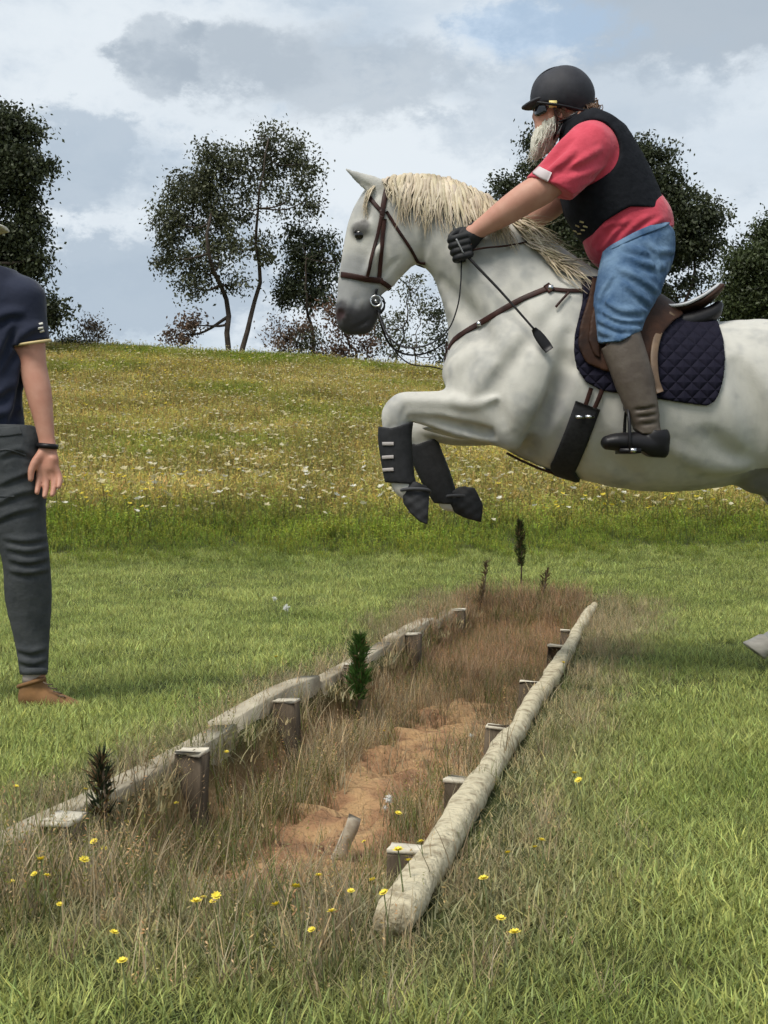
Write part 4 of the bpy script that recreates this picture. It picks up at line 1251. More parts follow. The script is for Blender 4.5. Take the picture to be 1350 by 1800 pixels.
# mane: separate locks falling over the crest to the near side, loose ones flying over the withers
hairm = mat('cream_hair', (.62, .54, .41), .55, (.42, .345, .24), 9, 3, .3, 80, .003, spec=.35, attr='lock')
hr = np.random.default_rng(21)
locks = []; lcol = []
def lock(P_, r0, n=12, flat=.45, tintv=None):
    q = spline(np.array(P_), n)
    t_ = np.linspace(0, 1, n)
    v, f = tube_np(q, r0 * (.75 + .5 * np.sin(math.pi * np.minimum(1, t_ * 1.2 + .1))) * (1 - .93 * t_ ** 2.2), 6, flat, cap=False)
    locks.append((v, f)); c_ = tintv or hr.uniform(.82, 1.2); lcol.append(np.tile([c_, c_ * hr.uniform(.95, 1.0), c_ * hr.uniform(.86, 1.0), 1], (len(v), 1)))
crest_px = spline(np.array([(676, 318), (700, 311), (735, 309), (780, 315), (820, 330), (860, 352), (890, 385), (920, 425), (960, 458), (1000, 482), (1035, 496)], float), 200)
for i in range(560):
    t_ = hr.uniform(); k_ = min(199, int(t_ * 200)); px, py = crest_px[k_]
    px += hr.uniform(-6, 6)
    if px < 870:
        wav = hr.uniform(-8, 8)
        ln = np.interp(px, [676, 710, 760, 820, 870], [30, 88, 104, 100, 90]) * hr.uniform(.6, 1.1)
        sl_ = np.interp(px, [676, 720, 800, 870], [.2, -.12, .25, .5]) + hr.normal(0, .08)
        hw = .05
        pts = [hp(px, py + 3, .02), hp(px + 2, py - 1 + hr.uniform(-3, 2), -.03)]
        for fr in (.3, .55, .8, 1.0):
            qx = px + sl_ * ln * fr + wav * math.sin(fr * 5.5 + i); qy = py + ln * fr
            h_ = hit(qx, qy, off=.014 + hr.uniform(0, .014))
            if h_ is None: h_ = (hp(qx, qy, -.10), 0)
            pts.append(h_[0])
        lock(pts, hr.uniform(.004, .010))
    else:
        ln = hr.uniform(50, 110); dr_ = hr.uniform(.25, 1.15)
        pts = [hp(px - 4, py + 8, .0), hp(px + 5, py + 2 + hr.uniform(-4, 3), -.03 * hr.uniform(.2, 1))]
        for fr in (.35, .7, 1.0):
            qx = px + ln * fr * hr.uniform(.8, 1.0) + hr.normal(0, 3); qy = py + ln * fr * dr_ * .75 + 5 * math.sin(fr * 6 + i)
            h_ = hit(qx, qy, off=.010 + hr.uniform(0, .022))
            pts.append(h_[0] if h_ is not None else hp(qx, qy, -.04))
        if qx < 1050:
            lock(pts, hr.uniform(.004, .009))
for i in range(46):                                                     # hair lifted by the leap, curling up over the crest
    px = hr.uniform(895, 985); k_ = np.argmin(abs(crest_px[:, 0] - px)); py = crest_px[k_, 1]
    ln = hr.uniform(30, 75)
    pts = [hp(px - 8, py + 14, -.03), hp(px + 8, py - 2, -.05)]
    for fr in (.45, 1.0):
        pts.append(hp(px + 10 + ln * fr, py - 4 + ln * fr * hr.uniform(-.25, .25) - 6 * math.sin(fr * 3), -.05 + hr.normal(0, .03)))
    lock(pts, hr.uniform(.002, .005), 10)
for i in range(26):                                                     # hair by the far hand
    px = hr.uniform(905, 950); py = 425 + hr.normal(0, 6)
    lock([hp(px, py, -.08), hp(px + hr.normal(-6, 6), py + 25, -.11), hp(px + hr.normal(4, 8), py + 55, -.14), hp(px + hr.normal(14, 10), py + 82, -.16)], hr.uniform(.003, .007), 9)
v, f = join_np(locks); mme = mesh_np('mane', v, f); set_attr(mme, 'lock', np.vstack(lcol)); put('mane', mme, hairm, horse)
locks = []; lcol = []
for i in range(26):                                                     # forelock and wisps on the brow
    x_ = hr.uniform(0, 1)
    lock([hp(672 + 6 * x_, 318, hr.uniform(-.04, .03)), hp(656, 326 + 8 * x_, -.055 + hr.normal(0, .015)), hp(640 + 5 * x_, 355 + hr.normal(0, 6), -.072 + hr.normal(0, .008)), hp(640 + 10 * x_ + hr.normal(0, 3), 382 + hr.normal(0, 8), -.082)], hr.uniform(.002, .005), 9)
v, f = join_np(locks); mme = mesh_np('forelock', v, f); set_attr(mme, 'lock', np.vstack(lcol)); put('forelock', mme, hairm, horse)
locks = []; lcol = []
for i in range(120):                                                    # tail, streaming behind
    ln = hr.uniform(.7, 1.15); dy = hr.normal(0, .035)
    lock([hp(1560, 660, dy * .4), hp(1600, 690 + hr.normal(0, 10), dy), hp(1650 + hr.normal(0, 14), 790 + hr.normal(0, 18), dy * 1.5), hp(1660 + hr.normal(0, 22), 790 + 190 * ln, dy * 2.2), hp(1690 + hr.normal(0, 26), 800 + 290 * ln, dy * 2.6)], hr.uniform(.006, .012), 12)
v, f = join_np(locks); mme = mesh_np('tail', v, f); set_attr(mme, 'lock', np.vstack(lcol)); put('tail', mme, hairm, horse)

# ================================================================== TACK
leather = mat('dark_brown_leather', (.050, .018, .013), .5, (.022, .010, .008), 18, 3, .15, 150, .002, spec=.2)
blackl = mat('black_leather', (.008, .007, .008), .45, None, bump=.12, bscale=140, bdist=.002, spec=.3)
steel = mat('bright_steel', (.62, .62, .62), .25, metal=1.0)
saddlel = mat('saddle_leather', (.052, .023, .012), .55, (.020, .010, .007), 9, 5, .25, 70, .004, spec=.14)
def strap(name, parent, pxs, width, mt, n=24, thick=.004, off=.004, both=False, bvh=None):
    Q, Nn = on_horse(pxs, n, off, bvh)
    v, f = strap_np(Q, Nn, width, thick)
    o = put(name, mesh_np(name, v, f, False), mt, parent)
    if both:
        v2 = mirror(v)
        put(name, mesh_np(name, v2, f[:, ::-1], False), mt, parent)
    return o
def loop_strap(name, parent, pxs, width, mt, thick=.004, off=.004, n=20, over=True):
    """strap from the near side over the front or top to the far side"""
    Q, Nn = on_horse(pxs, n, off)
    v, f = strap_np(np.vstack([Q, mirror(Q)[::-1]]), np.vstack([Nn, (Nn * np.array([1, -1, 1]))[::-1]]), width, thick)
    return put(name, mesh_np(name, v, f, False), mt, parent)
def rod(name, parent, pts, rad_, mt, n=30, sides=8, flat=1.0):
    q = spline(np.array(pts), n); rd = np.interp(np.linspace(0, 1, n), np.linspace(0, 1, len(np.atleast_1d(rad_))), np.atleast_1d(rad_))
    v, f = tube_np(q, rd, sides, flat)
    return put(name, mesh_np(name, v, f), mt, parent)
bridle = empty('bridle', hp(660, 430), 'dark brown leather bridle with noseband, bit and reins on the white head', 'bridle')
loop_strap('headpiece', bridle, [(671, 382), (676, 350), (684, 316)], .022, leather)
strap('cheekpiece', bridle, [(671, 378), (660, 430), (645, 487)], .015, leather, both=True)
strap('cheekpiece', bridle, [(676, 385), (671, 430), (666, 490)], .018, leather, both=True)
strap('throat_lash', bridle, [(679, 372), (700, 405), (722, 438), (738, 468)], .013, leather, both=True)
strap('browband', bridle, [(670, 372), (658, 358), (648, 345)], .017, leather, n=12, both=True)
Q1, N1 = on_horse([(672, 494), (650, 491), (622, 486), (602, 483)], 14, .005)
v, f = strap_np(np.vstack([Q1, mirror(Q1)[::-1]]), np.vstack([N1, (N1 * np.array([1, -1, 1]))[::-1]]), .024, .005)
put('noseband', mesh_np('noseband', v, f, False), leather, bridle)
strap('noseband_strap', bridle, [(664, 492), (682, 502), (694, 516)], .02, leather, n=10, off=.006, both=True)
for sgn in (-1, 1):
    c_, _ = hit(660, 530); 
    if sgn > 0: c_ = mirror(c_)
    c_ = c_ + np.array([0, sgn * .012, 0])
    ring = [c_ + .023 * np.array([math.cos(t_), 0, math.sin(t_)]) for t_ in np.linspace(0, 2 * math.pi, 28)]
    v, f = tube_np(ring, .0042, 6, cap=False); put('bit_ring', mesh_np('bit_ring', v, f), steel, bridle)
    rod('bit_mouthpiece', bridle, [c_, c_ + np.array([-.004, -sgn * .03, 0]), c_ + np.array([-.006, -sgn * .05, 0])], .007, steel, 6)
    k0 = c_ + np.array([0, sgn * .004, .03])
    rod('cheek_buckle', bridle, [k0, k0 + np.array([.004, 0, .02])], .006, blackl, 5)
    q = c_ + np.array([0.01, 0, -.03])
    rod('curb_strap', bridle, [c_ + np.array([.0, 0, .028]), c_ + np.array([.030, -sgn * .01, .012]), c_ + np.array([.035, -sgn * .02, -.02]), c_ + np.array([.012, -sgn * .02, -.05])], .006, blackl, 14, 6, .5)
# reins: slack loops hanging from the bit up to the hands
HAND = hp(812, 436, -.17)
FARHAND = mirror(hp(868, 424, -.15))
for sgn in (-1, 1):
    b0, _ = hit(664, 545)
    y_ = b0[1] - H
    pts = [hp(664, 545, y_), hp(682, 590, -.10), hp(712, 610, -.12), hp(752, 606, -.15), hp(786, 582, -.185), hp(804, 540, -.20), hp(810, 495, -.19), hp(811, 452, -.172)]
    if sgn > 0: pts = [mirror(p) for p in pts[:-1]] + [FARHAND]
    rod('rein', bridle, pts, [.0062], blackl, 46, 6, .45)
q0 = hp(682, 590, -.10)
rod('martingale_strap', bridle, [q0, hp(697, 620, -.09), hp(722, 640, -.07), hp(760, 645, -.04), hp(788, 652, -.01)], .006, blackl, 24, 6, .45)
rod('rein_end', bridle, [hp(822, 442, -.175), hp(850, 436, -.185), hp(890, 432, -.17), hp(928, 424, -.12), hp(940, 412, -.05), mirror(hp(920, 420, -.10)), FARHAND], .0085, leather, 34, 6, .45)
# breastplate
bpl = empty('breastplate', hp(800, 600), 'dark reddish leather breastplate strap crossing the white shoulder and chest', 'breastplate')
strap('shoulder_strap', bpl, [(790, 612), (800, 596), (850, 565), (910, 530), (966, 506)], .024, leather, both=True)
strap('wither_strap', bpl, [(962, 508), (1000, 512), (1045, 511)], .018, leather, n=14, both=True)
strap('loose_strap', bpl, [(1000, 515), (988, 528), (976, 541)], .010, leather, n=8, off=.012)
strap('keeper', bpl, [(960, 502), (970, 513)], .03, leather, n=5, thick=.008)
for (px, py) in ((845, 570), (968, 508)):
    c_, nn = hit(px, py, off=.012)
    v, f = box_np(c_ - np.array([.010, .004, .010]), c_ + np.array([.010, .004, .010])); put('buckle', mesh_np('buckle', v, f, False), steel, bpl)
Q, Nn = [], []
for py in np.linspace(600, 700, 16):
    q, nn = snap(hp(770, py, 0), .006); Q.append(q); Nn.append(nn)
v, f = strap_np(np.array(Q), np.array(Nn), .026, .004); put('chest_strap', mesh_np('chest_strap', v, f, False), leather, bpl)
Q, Nn = [], []
for px in np.linspace(893, 1000, 20):
    o_ = hp(px, 950, 0); l_, n_, _, _ = HBVH.ray_cast(Vector(o_), Vector((0, 0, 1)))
    Q.append(np.array(l_) + np.array(n_) * .010); Nn.append(np.array(n_))
Q = list(spline(np.array(Q)[::3], 20))
v, f = strap_np(np.array(Q), np.array(Nn), .05, .006); put('belly_strap', mesh_np('belly_strap', v, f, False), leather, bpl)
# girth, all the way round the barrel below the saddle flaps
girth = empty('girth', hp(1000, 800), 'broad black girth band round the barrel behind the horse\'s elbow', 'girth')
Q, Nn = on_horse([(1034, 712), (1012, 770), (990, 822)], 14, .008)
q3, n3_ = snap(hp(980, 900, 0), .008)
P_ = np.vstack([Q, q3[None], mirror(Q)[::-1]]); N_ = np.vstack([Nn, n3_[None], (Nn * np.array([1, -1, 1]))[::-1]])
P_ = spline(P_, 50); N_ = resample(N_, 50)
for i in range(50):
    q, nn = snap(P_[i], .008); P_[i] = q
v, f = strap_np(P_, N_, .105, .012); put('band', mesh_np('band', v, f, False), mat('black_webbing', (.012, .011, .013), .8, (.02, .02, .022), 60, 2, .4, 200, .002), girth)
for off_ in (0, 20):
    strap('billet', girth, [(1040 + off_, 682), (1028 + off_ * .9, 716), (1020 + off_ * .8, 735)], .018, leather, n=10, off=.012, thick=.005, both=True)
    c_, nn = hit(1020 + off_ * .9, 728 - off_ * .0 + 2, off=.03)
    v, f = box_np(c_ - np.array([.018, .004, .006]), c_ + np.array([.018, .004, .006])); put('buckle', mesh_np('buckle', v, f, False), steel, girth)
    put('buckle', mesh_np('buckle', mirror(v), f[:, ::-1], False), steel, girth)

# saddle pad and saddle flaps: shells laid over the barrel, cut to their outlines
SB = Field((hp(985, 0)[0], H - .46, hp(0, 735)[2]), (hp(1310, 0)[0], H + .46, hp(0, 470)[2]), .0065)
SB.add(ch(trunk_rows), .04)
SB.add(ch([(985, 520, 40, .07, 0), (1040, 520, 36, .085, 0), (1110, 580, 40, .12, 0)]), .08)
for sgn in (-1, 1):
    SB.add(ch([(985, 540, 40, .05, sgn * .17), (930, 610, 52, .07, sgn * .205), (870, 670, 62, .09, sgn * .18)]), .06)
def outline(pxs, dy, n=60):
    q = np.array(pxs, float); q = np.vstack([q, q[:1]])
    return [(hp(a_, c_, dy)[0], hp(a_, c_, dy)[2]) for a_, c_ in resample(q, n)[:-1]]
def shell(name, pxs, dy, lift, thick, relax=1, rnd=.004):
    g_ = SB.copy()
    pd = g_.poly(outline(pxs, dy))
    d = np.maximum(SB.F - lift, -(SB.F - lift + thick))
    d = np.maximum(d, pd) + rnd * 0
    g_.F = np.maximum(d, -10).astype(np.float32)
    return g_.mesh(name, relax)
pad_px = [(1012, 585), (1009, 615), (1013, 645), (1030, 672), (1058, 688), (1140, 700), (1200, 710), (1240, 715), (1256, 704), (1268, 670), (1275, 630), (1280, 560), (1282, 500), (1150, 470), (1030, 470), (1030, 520)]
padm = bpy.data.materials.new('quilted_navy'); padm.use_nodes = True
t = padm.node_tree; b = t.nodes['Principled BSDF']; b.inputs['Base Color'].default_value = (.010, .009, .019, 1); b.inputs['Roughness'].default_value = .85
b.inputs['Specular IOR Level'].default_value = .15
co = t.nodes.new('ShaderNodeTexCoord'); hs_ = None
for rot in (45, -45):
    mp = t.nodes.new('ShaderNodeMapping'); mp.inputs['Rotation'].default_value = (0, R(rot), 0)
    wv = t.nodes.new('ShaderNodeTexWave'); wv.wave_type = 'BANDS'; wv.bands_direction = 'X'; wv.wave_profile = 'SIN'; wv.inputs['Scale'].default_value = 7.0
    t.links.new(co.outputs['Object'], mp.inputs[0]); t.links.new(mp.outputs[0], wv.inputs[0])
    if hs_ is None: hs_ = wv.outputs['Fac']
    else:
        mn = t.nodes.new('ShaderNodeMath'); mn.operation = 'MINIMUM'; t.links.new(hs_, mn.inputs[0]); t.links.new(wv.outputs['Fac'], mn.inputs[1]); hs_ = mn.outputs[0]
pw = t.nodes.new('ShaderNodeMath'); pw.operation = 'POWER'; pw.inputs[1].default_value = .35; t.links.new(hs_, pw.inputs[0])
bp = t.nodes.new('ShaderNodeBump'); bp.inputs['Strength'].default_value = .8; bp.inputs['Distance'].default_value = .012
t.links.new(pw.outputs[0], bp.inputs['Height']); t.links.new(bp.outputs[0], b.inputs['Normal'])
pad = put('saddle_pad', shell('saddle_pad', pad_px, -.30, .018, .016), padm)
tag(pad, 'dark navy quilted saddle pad under the brown saddle', 'saddle pad')
saddle = empty('saddle', hp(1140, 560), 'dark brown leather jumping saddle with pale-edged cantle on the horse', 'saddle')
flap = put('flap', shell('flap', [(1048, 480), (1036, 520), (1019, 570), (1013, 608), (1026, 640), (1060, 656), (1105, 664), (1140, 650), (1152, 615), (1165, 585), (1190, 560), (1215, 545), (1205, 500)], -.27, .034, .013), saddlel, saddle)
put('knee_roll', shell('knee_roll', [(1050, 520), (1036, 560), (1030, 600), (1040, 628), (1052, 634), (1050, 600), (1056, 560), (1064, 525)], -.27, .046, .016, 2), saddlel, saddle)
S2 = Field(hp(1030, 600, -.25), hp(1290, 480, .25), .006)
S2.add(ch([(1052, 512, 15, .055, 0), (1085, 534, 15, .085, 0), (1130, 547, 13, .125, 0), (1175, 550, 13, .150, 0), (1215, 540, 12, .160, 0), (1242, 524, 11, .155, 0), (1258, 510, 8, .13, 0)]), .01)
put('seat', S2.mesh('seat'), saddlel, saddle)
S2 = Field(hp(1120, 620, -.26), hp(1300, 510, .26), .006)
for sgn in (-1, 1):
    S2.add(ch([(1165, 570, 15, .045, sgn * .11), (1215, 566, 18, .055, sgn * .11), (1250, 552, 15, .05, sgn * .10), (1262, 538, 9, .04, sgn * .09)]), .01)
put('panel', S2.mesh('panel'), blackl, saddle)
edge_pts = [hp(1148, 530, -.150), hp(1175, 537, -.155), hp(1205, 534, -.160), (hp(1235, 520, -.155)), hp(1256, 506, -.12), hp(1264, 500, -.05)]
rod('cantle_binding', saddle, edge_pts + [mirror(p) for p in edge_pts[::-1]], .009, mat('pale_binding', (.50, .50, .50), .35, spec=.5), 60, 8, .8)
# stirrup leathers and irons
for sgn in (-1, 1):
    st_pts = [hp(1182, 552, -.20), hp(1160, 580, -.275), hp(1150, 620, -.335), hp(1152, 665, -.37), hp(1160, 690, -.38)]
    if sgn > 0: st_pts = [mirror(p) for p in st_pts]
    q = spline(np.array(st_pts), 20); v, f = strap_np(q, np.tile([0, float(sgn), .2], (20, 1)), .03, .005)
    put('stirrup_leather', mesh_np('stirrup_leather', v, f, False), mat('tan_leather', (.16, .10, .055), .5, (.09, .055, .032), 12), saddle)
    lp = [hp(1098, 690, -.36), hp(1101, 722, -.37)]
    lp = lp if sgn < 0 else [mirror(p) for p in lp]
    q = resample(np.array(lp), 6); v, f = strap_np(q, np.tile([0, float(sgn), .2], (6, 1)), .022, .005)
    put('stirrup_strap', mesh_np('stirrup_strap', v, f, False), blackl, saddle)
    c_ = hp(1104, 792, -.385) if sgn < 0 else mirror(hp(1104, 792, -.385))
    arch = [c_ + np.array([-.004, .058 * math.cos(t_), .165 * math.sin(t_) ** .8]) for t_ in np.linspace(0, math.pi, 22)]
    v, f = tube_np(arch, .0065, 8); put('stirrup_iron', mesh_np('stirrup_iron', v, f), blackl, saddle)
    v, f = box_np(c_ + np.array([-.040, -.062, -.012]), c_ + np.array([.040, .062, .006])); put('stirrup_tread', mesh_np('stirrup_tread', v, f, False), blackl, saddle)
    v, f = box_np(c_ + np.array([-.002, sgn * .062 - .004, -.010]), c_ + np.array([.020, sgn * .062 + .004, .006])); put('stirrup_stud', mesh_np('stirrup_stud', v, f, False), steel, saddle)

# leg protection
neop = mat('black_neoprene', (.010, .010, .011), .7, (.018, .018, .02), 40, 2, .3, 90, .002)
velc = mat('grey_strap', (.42, .38, .36), .6)
def tendon_boot(rows, straps, label, dy):
    F_ = Field(hp(600, 920, dy - .12), hp(860, 690, dy + .12), .005)
    F_.add(ch(rows), .01)
    cut = F_.poly(outline([(rows[0][0] - 60, rows[0][1] + 6), (rows[0][0] - 8, rows[0][1] + 16), (rows[0][0] + 60, rows[0][1] - 8), (rows[-1][0] + 70, rows[-1][1] + 6), (rows[-1][0], rows[-1][1] + 2), (rows[-1][0] - 60, rows[-1][1] - 2)], dy, 40))
    F_.F = np.maximum(F_.F, cut).astype(np.float32)
    e = empty('tendon_boot', hp(rows[-1][0], rows[-1][1], dy), label, 'horse boot', 'tendon boots on the forelegs')
    put('shell', F_.mesh('shell'), neop, e)
    me_ = e.children[0].data
    bv = BVHTree.FromPolygons([v_.co.copy() for v_ in me_.vertices], [tuple(p.vertices) for p in me_.polygons])
    for (x0_, y0_, x1_, y1_) in straps:
        Q, Nn = on_horse([(x0_, y0_), (x1_, y1_)], 8, .003, bv)
        v, f = strap_np(Q, Nn, .014, .003); put('strap', mesh_np('strap', v, f, False), velc, e)
tendon_boot([(697, 738, 30, .046, NF), (694, 765, 30, .045, NF), (697, 800, 29, .043, NF), (702, 838, 27, .042, NF), (706, 848, 25, .04, NF)], ((673, 780, 692, 780), (673, 804, 692, 803), (674, 826, 692, 825)), 'black tendon boot with three pale straps on the leading foreleg', NF)
tendon_boot([(740, 766, 26, .04, FF), (750, 800, 28, .042, FF), (766, 838, 27, .042, FF), (782, 874, 22, .04, FF), (786, 884, 18, .036, FF)], (), 'plain black tendon boot on the foreleg tucked behind', FF)
def bell_boot(rows, label, dy, out_px):
    F_ = Field(hp(640, 945, dy - .12), hp(880, 830, dy + .12), .005)
    F_.add(ch(rows), .008)
    F_.F += .0022 * (np.sin(F_.ax[0] * 95 + 4)[:, None, None] * np.sin(F_.ax[2] * 130 + 1)[None, None, :]).astype(np.float32)
    F_.F = np.maximum(F_.F, F_.poly(outline(out_px, dy, 60))).astype(np.float32)
    e = empty('bell_boot', hp(rows[-1][0], rows[-1][1], dy), label, 'horse boot', 'bell boots on the front hooves')
    put('shell', F_.mesh('shell'), neop, e)
    q = [hp(rows[0][0] + rows[0][2] * 1.12 * math.cos(t_) , rows[0][1] + 5 * math.sin(t_), dy + .048 * math.sin(t_)) for t_ in np.linspace(0, 2 * math.pi, 20)]
    v, f = tube_np(q, .007, 6, cap=False); put('cuff', mesh_np('cuff', v, f), mat('grey_cuff', (.06, .06, .065), .8), e)
bell_boot([(729, 864, 24, .036, NF), (732, 885, 27, .046, NF), (740, 902, 26, .052, NF), (745, 916, 20, .052, NF)], 'black ragged bell boot over the hoof of the leading foreleg', NF, [(706, 850), (730, 846), (756, 857), (753, 890), (751, 922), (738, 917), (722, 903), (709, 885)])
bell_boot([(802, 876, 22, .036, FF), (816, 882, 28, .046, FF), (830, 890, 30, .050, FF), (838, 902, 24, .052, FF)], 'smooth black bell boot over the hoof of the foreleg tucked behind', FF, [(788, 868), (806, 856), (832, 852), (841, 872), (848, 888), (845, 918), (818, 911), (800, 902), (788, 886)])
crop = empty('riding_crop', hp(815, 440, -.19), 'thin black riding crop with a flat leather tongue hanging across the shoulder', 'riding crop')
rod('shaft', crop, [hp(806, 420, -.19), hp(818, 446, -.195), hp(880, 512, -.25), hp(940, 580, -.305)], [.0065, .006, .005, .0045], blackl, 24)
q = resample(np.array([hp(938, 578, -.305), hp(966, 616, -.315)]), 6); v, f = strap_np(q, np.tile([0, -1.0, 0], (6, 1)), [.020, .034, .04, .042, .042, .036], .006)
put('tongue', mesh_np('tongue', v, f, False), blackl, crop)
# ================================================================== THE RIDER
skinm = mat('sunburnt_skin', (.56, .30, .215), .55, (.50, .24, .17), 14, 4, .12, 120, .002, spec=.35)
redm = mat('red_cotton', (.62, .062, .098), .85, (.52, .045, .075), 6, 3, .5, 16, .018, sheen=.2)
vestm = mat('black_vest_fabric', (.006, .007, .010), .85, (.011, .012, .016), 30, 3, .5, 50, .006, spec=.2)
jeanm = mat('faded_denim', (.030, .075, .155), .9, (.125, .205, .31), 10, 6, .6, 30, .012)
bootm = mat('worn_brown_boot', (.070, .052, .038), .55, (.11, .088, .066), 8, 5, .35, 40, .006, spec=.4)
glovem = mat('black_glove', (.010, .010, .011), .65, None, bump=.3, bscale=90, bdist=.003)
helmm = mat('black_helmet_cover', (.022, .022, .028), .7, (.034, .034, .041), 20, 3, .25, 180, .002, spec=.4)
beardm = mat('white_beard', (.72, .69, .59), .85, (.56, .53, .43), 25, 4, .8, 60, .008, stretch=(2.5, 2.5, .6))
browm = mat('brown_hair', (.13, .075, .045), .7, (.20, .13, .085), 20, 3)
def rider_field(lo, hi, h=.006):
    return Field(hp(lo[0], lo[1], lo[2]), hp(hi[0], hi[1], hi[2]), h)
torso = [(1122, 428, 56, .175, 0), (1098, 392, 66, .185, 0), (1072, 345, 76, .195, 0), (1058, 298, 66, .195, 0), (1042, 252, 50, .185, 0), (1024, 224, 32, .13, 0)]
ARM = [(1034, 260, 33, None, -.165), (998, 294, 29, None, -.208), (955, 330, 28, None, -.235), (925, 348, 27, None, -.23), (885, 375, 23, None, -.21), (850, 398, 17, None, -.19), (832, 410, 15.5, None, -.18)]
def mirrow(rows, dx=0, dy_=0):
    return [(a_ + dx, c_ + dy_, r_, w_, -d_) for (a_, c_, r_, w_, d_) in rows]
FARM = [(1030, 258, 33, None, .165), (1000, 310, 29, None, .208), (972, 352, 28, None, .225), (945, 372, 26, None, .21), (912, 394, 20, None, .19), (885, 412, 15.5, None, .17)]
LEG = [(1122, 440, 54, .09, -.105), (1108, 490, 52, .085, -.20), (1090, 545, 42, .075, -.275), (1089, 592, 33, .060, -.325), (1108, 650, 30, .052, -.365), (1128, 715, 25, .044, -.385), (1140, 762, 17, .034, -.385)]
FOOT = [(1152, 778, 17, .034, -.385), (1120, 776, 16, .038, -.385), (1084, 774, 13, .040, -.39), (1068, 775, 11, .034, -.39)]
rider = empty('person', hp(1115, 470), 'bearded rider in red shirt, black vest, jeans and helmet on the leaping horse', 'person')
RB = FB(H, 780, 830, 1210, 100, -.47, .47, .0065)
RB.add([(*r_[:3], r_[3] * .88, r_[4]) for r_ in ch(torso)], .02)
RB.add(ch([(1022, 226, 24, .06, 0), (1002, 205, 24, .058, 0)]), .02)                      # neck
RB.add(ch([(990, 165, 40, .076, 0), (978, 185, 38, .072, 0), (968, 205, 30, .062, 0), (962, 222, 22, .05, 0)]), .02)   # skull and jaw
RB.add(ch([(948, 192, 5, .012, 0), (941, 205, 6, .014, 0)]), .010)                        # nose
RB.add(ch([(948, 218, 6, .022, 0)]), .008)                                               # lips
for sgn in (-1, 1):
    RB.add(ch([(985, 189, 10, .010, sgn * .072), (986, 202, 7, .008, sgn * .072)]), .006)  # ears
    RB.add(ch([(985, 192, 4, .006, sgn * .082)]), .004, sub=True)
    RB.add(ch([(953, 200, 9, .016, sgn * .032)]), .012)                                  # cheekbones
RB.add(ch(ARM), .025); RB.add(ch(FARM), .025)
BLEG = [(a_, c_, r_ * .82, w_ * .82, d_) for i_, (a_, c_, r_, w_, d_) in enumerate(LEG)]
RB.add(ch(BLEG), .02); RB.add(ch(mirrow(BLEG)), .02)
BFOOT = [(a_ + 6, c_ + 1, r_ * .7, w_ * .7, d_) for (a_, c_, r_, w_, d_) in FOOT]
RB.add(ch(BFOOT), .015); RB.add(ch(mirrow(BFOOT)), .015)
for (hx_, hy_, d_) in ((816, 430, -.175), (868, 424, .155)):
    RB.add(ch([(hx_ + 14, hy_ - 18, 14, None, d_), (hx_ + 2, hy_ - 4, 15, None, d_), (hx_ - 4, hy_ + 6, 13, None, d_)]), .012)
put('body', RB.mesh('body'), skinm, rider)
# shirt: torso shell and two sleeves with crisp cuffs
SH = FB(H, 895, 490, 1215, 185, -.38, .38, .006)
SH.add([(*r_[:3], r_[3] + .010, r_[4]) for r_ in ch(torso)], .03)
SH.add(ch([(1120, 395, 62, .185, 0), (1085, 420, 58, .17, 0)]), .03)
bv = bvh_of(SH)
for pxs in ([(1050, 440), (1080, 405), (1105, 385)], [(1075, 440), (1110, 400), (1140, 380)], [(1105, 425), (1140, 398), (1165, 385)], [(1040, 430), (1060, 400), (1075, 392)]):
    crease(SH, bv, pxs, .010, .006, .02, False)
    crease(SH, bv, [(a_ + 14, c_ + 5) for a_, c_ in pxs], .010, .006, .016, True)
cut = SH.poly(outline([(995, 212), (1035, 196), (1090, 215), (1150, 300), (1200, 365), (1195, 390), (1130, 425), (1050, 475), (1010, 430), (975, 380), (960, 345), (970, 280)], -.10, 120))
SH.F = np.maximum(SH.F, cut).astype(np.float32)
for sl_, dcut, cuff in (([(1036, 258, 44, .095, -.178), (1008, 288, 45, .100, -.205), (975, 322, 42, .095, -.224), (940, 356, 42, .09, -.23)], -.24, ((921, 310), (1012, 350))),
                        ([(1030, 258, 44, .095, .178), (1010, 295, 45, .100, .205), (988, 330, 42, .095, .222), (960, 362, 40, .09, .22)], .22, ((935, 330), (1015, 362)))):
    SL_ = SH.copy(); SL_.F[:] = 1
    SL_.add(ch(sl_), .02)
    if dcut < 0:
        bv = bvh_of(SL_)
        for pxs in ([(1072, 285), (1035, 305), (985, 322)], [(1062, 310), (1025, 322), (985, 334)], [(1055, 262), (1020, 282), (985, 292)], [(1005, 232), (980, 258), (958, 285)], [(1040, 330), (1015, 335), (990, 345)], [(1010, 265), (985, 285), (960, 305)]):
            crease(SL_, bv, pxs, .012, .008, .02, False)
            crease(SL_, bv, [(a_ + 4, c_ + 12) for a_, c_ in pxs], .011, .007, .016, True)
    (c0x, c0y), (c1x, c1y) = cuff
    cut = SL_.poly(outline([(c0x - 60, c0y - 24), (c0x, c0y), (c1x, c1y), (c1x + 90, c1y + 30), (1200, 350), (1150, 180), (900, 180)], dcut, 100))
    SL_.F = np.maximum(SL_.F, cut)
    SH.F = smoothmin(SH.F, SL_.F, .02).astype(np.float32)
shirt = put('shirt', SH.mesh('shirt', 1), redm, rider)
SBVH = BVHTree.FromPolygons([v_.co.copy() for v_ in shirt.data.vertices], [tuple(p.vertices) for p in shirt.data.polygons])
Q, Nn = on_horse([(943, 300), (954, 306), (966, 312)], 9, .003, SBVH)
v, f = strap_np(Q, Nn, .040, .006)
put('sleeve_patch', mesh_np('sleeve_patch', v, f, False), mat('white_patch', (.58, .50, .50), .8), shirt)
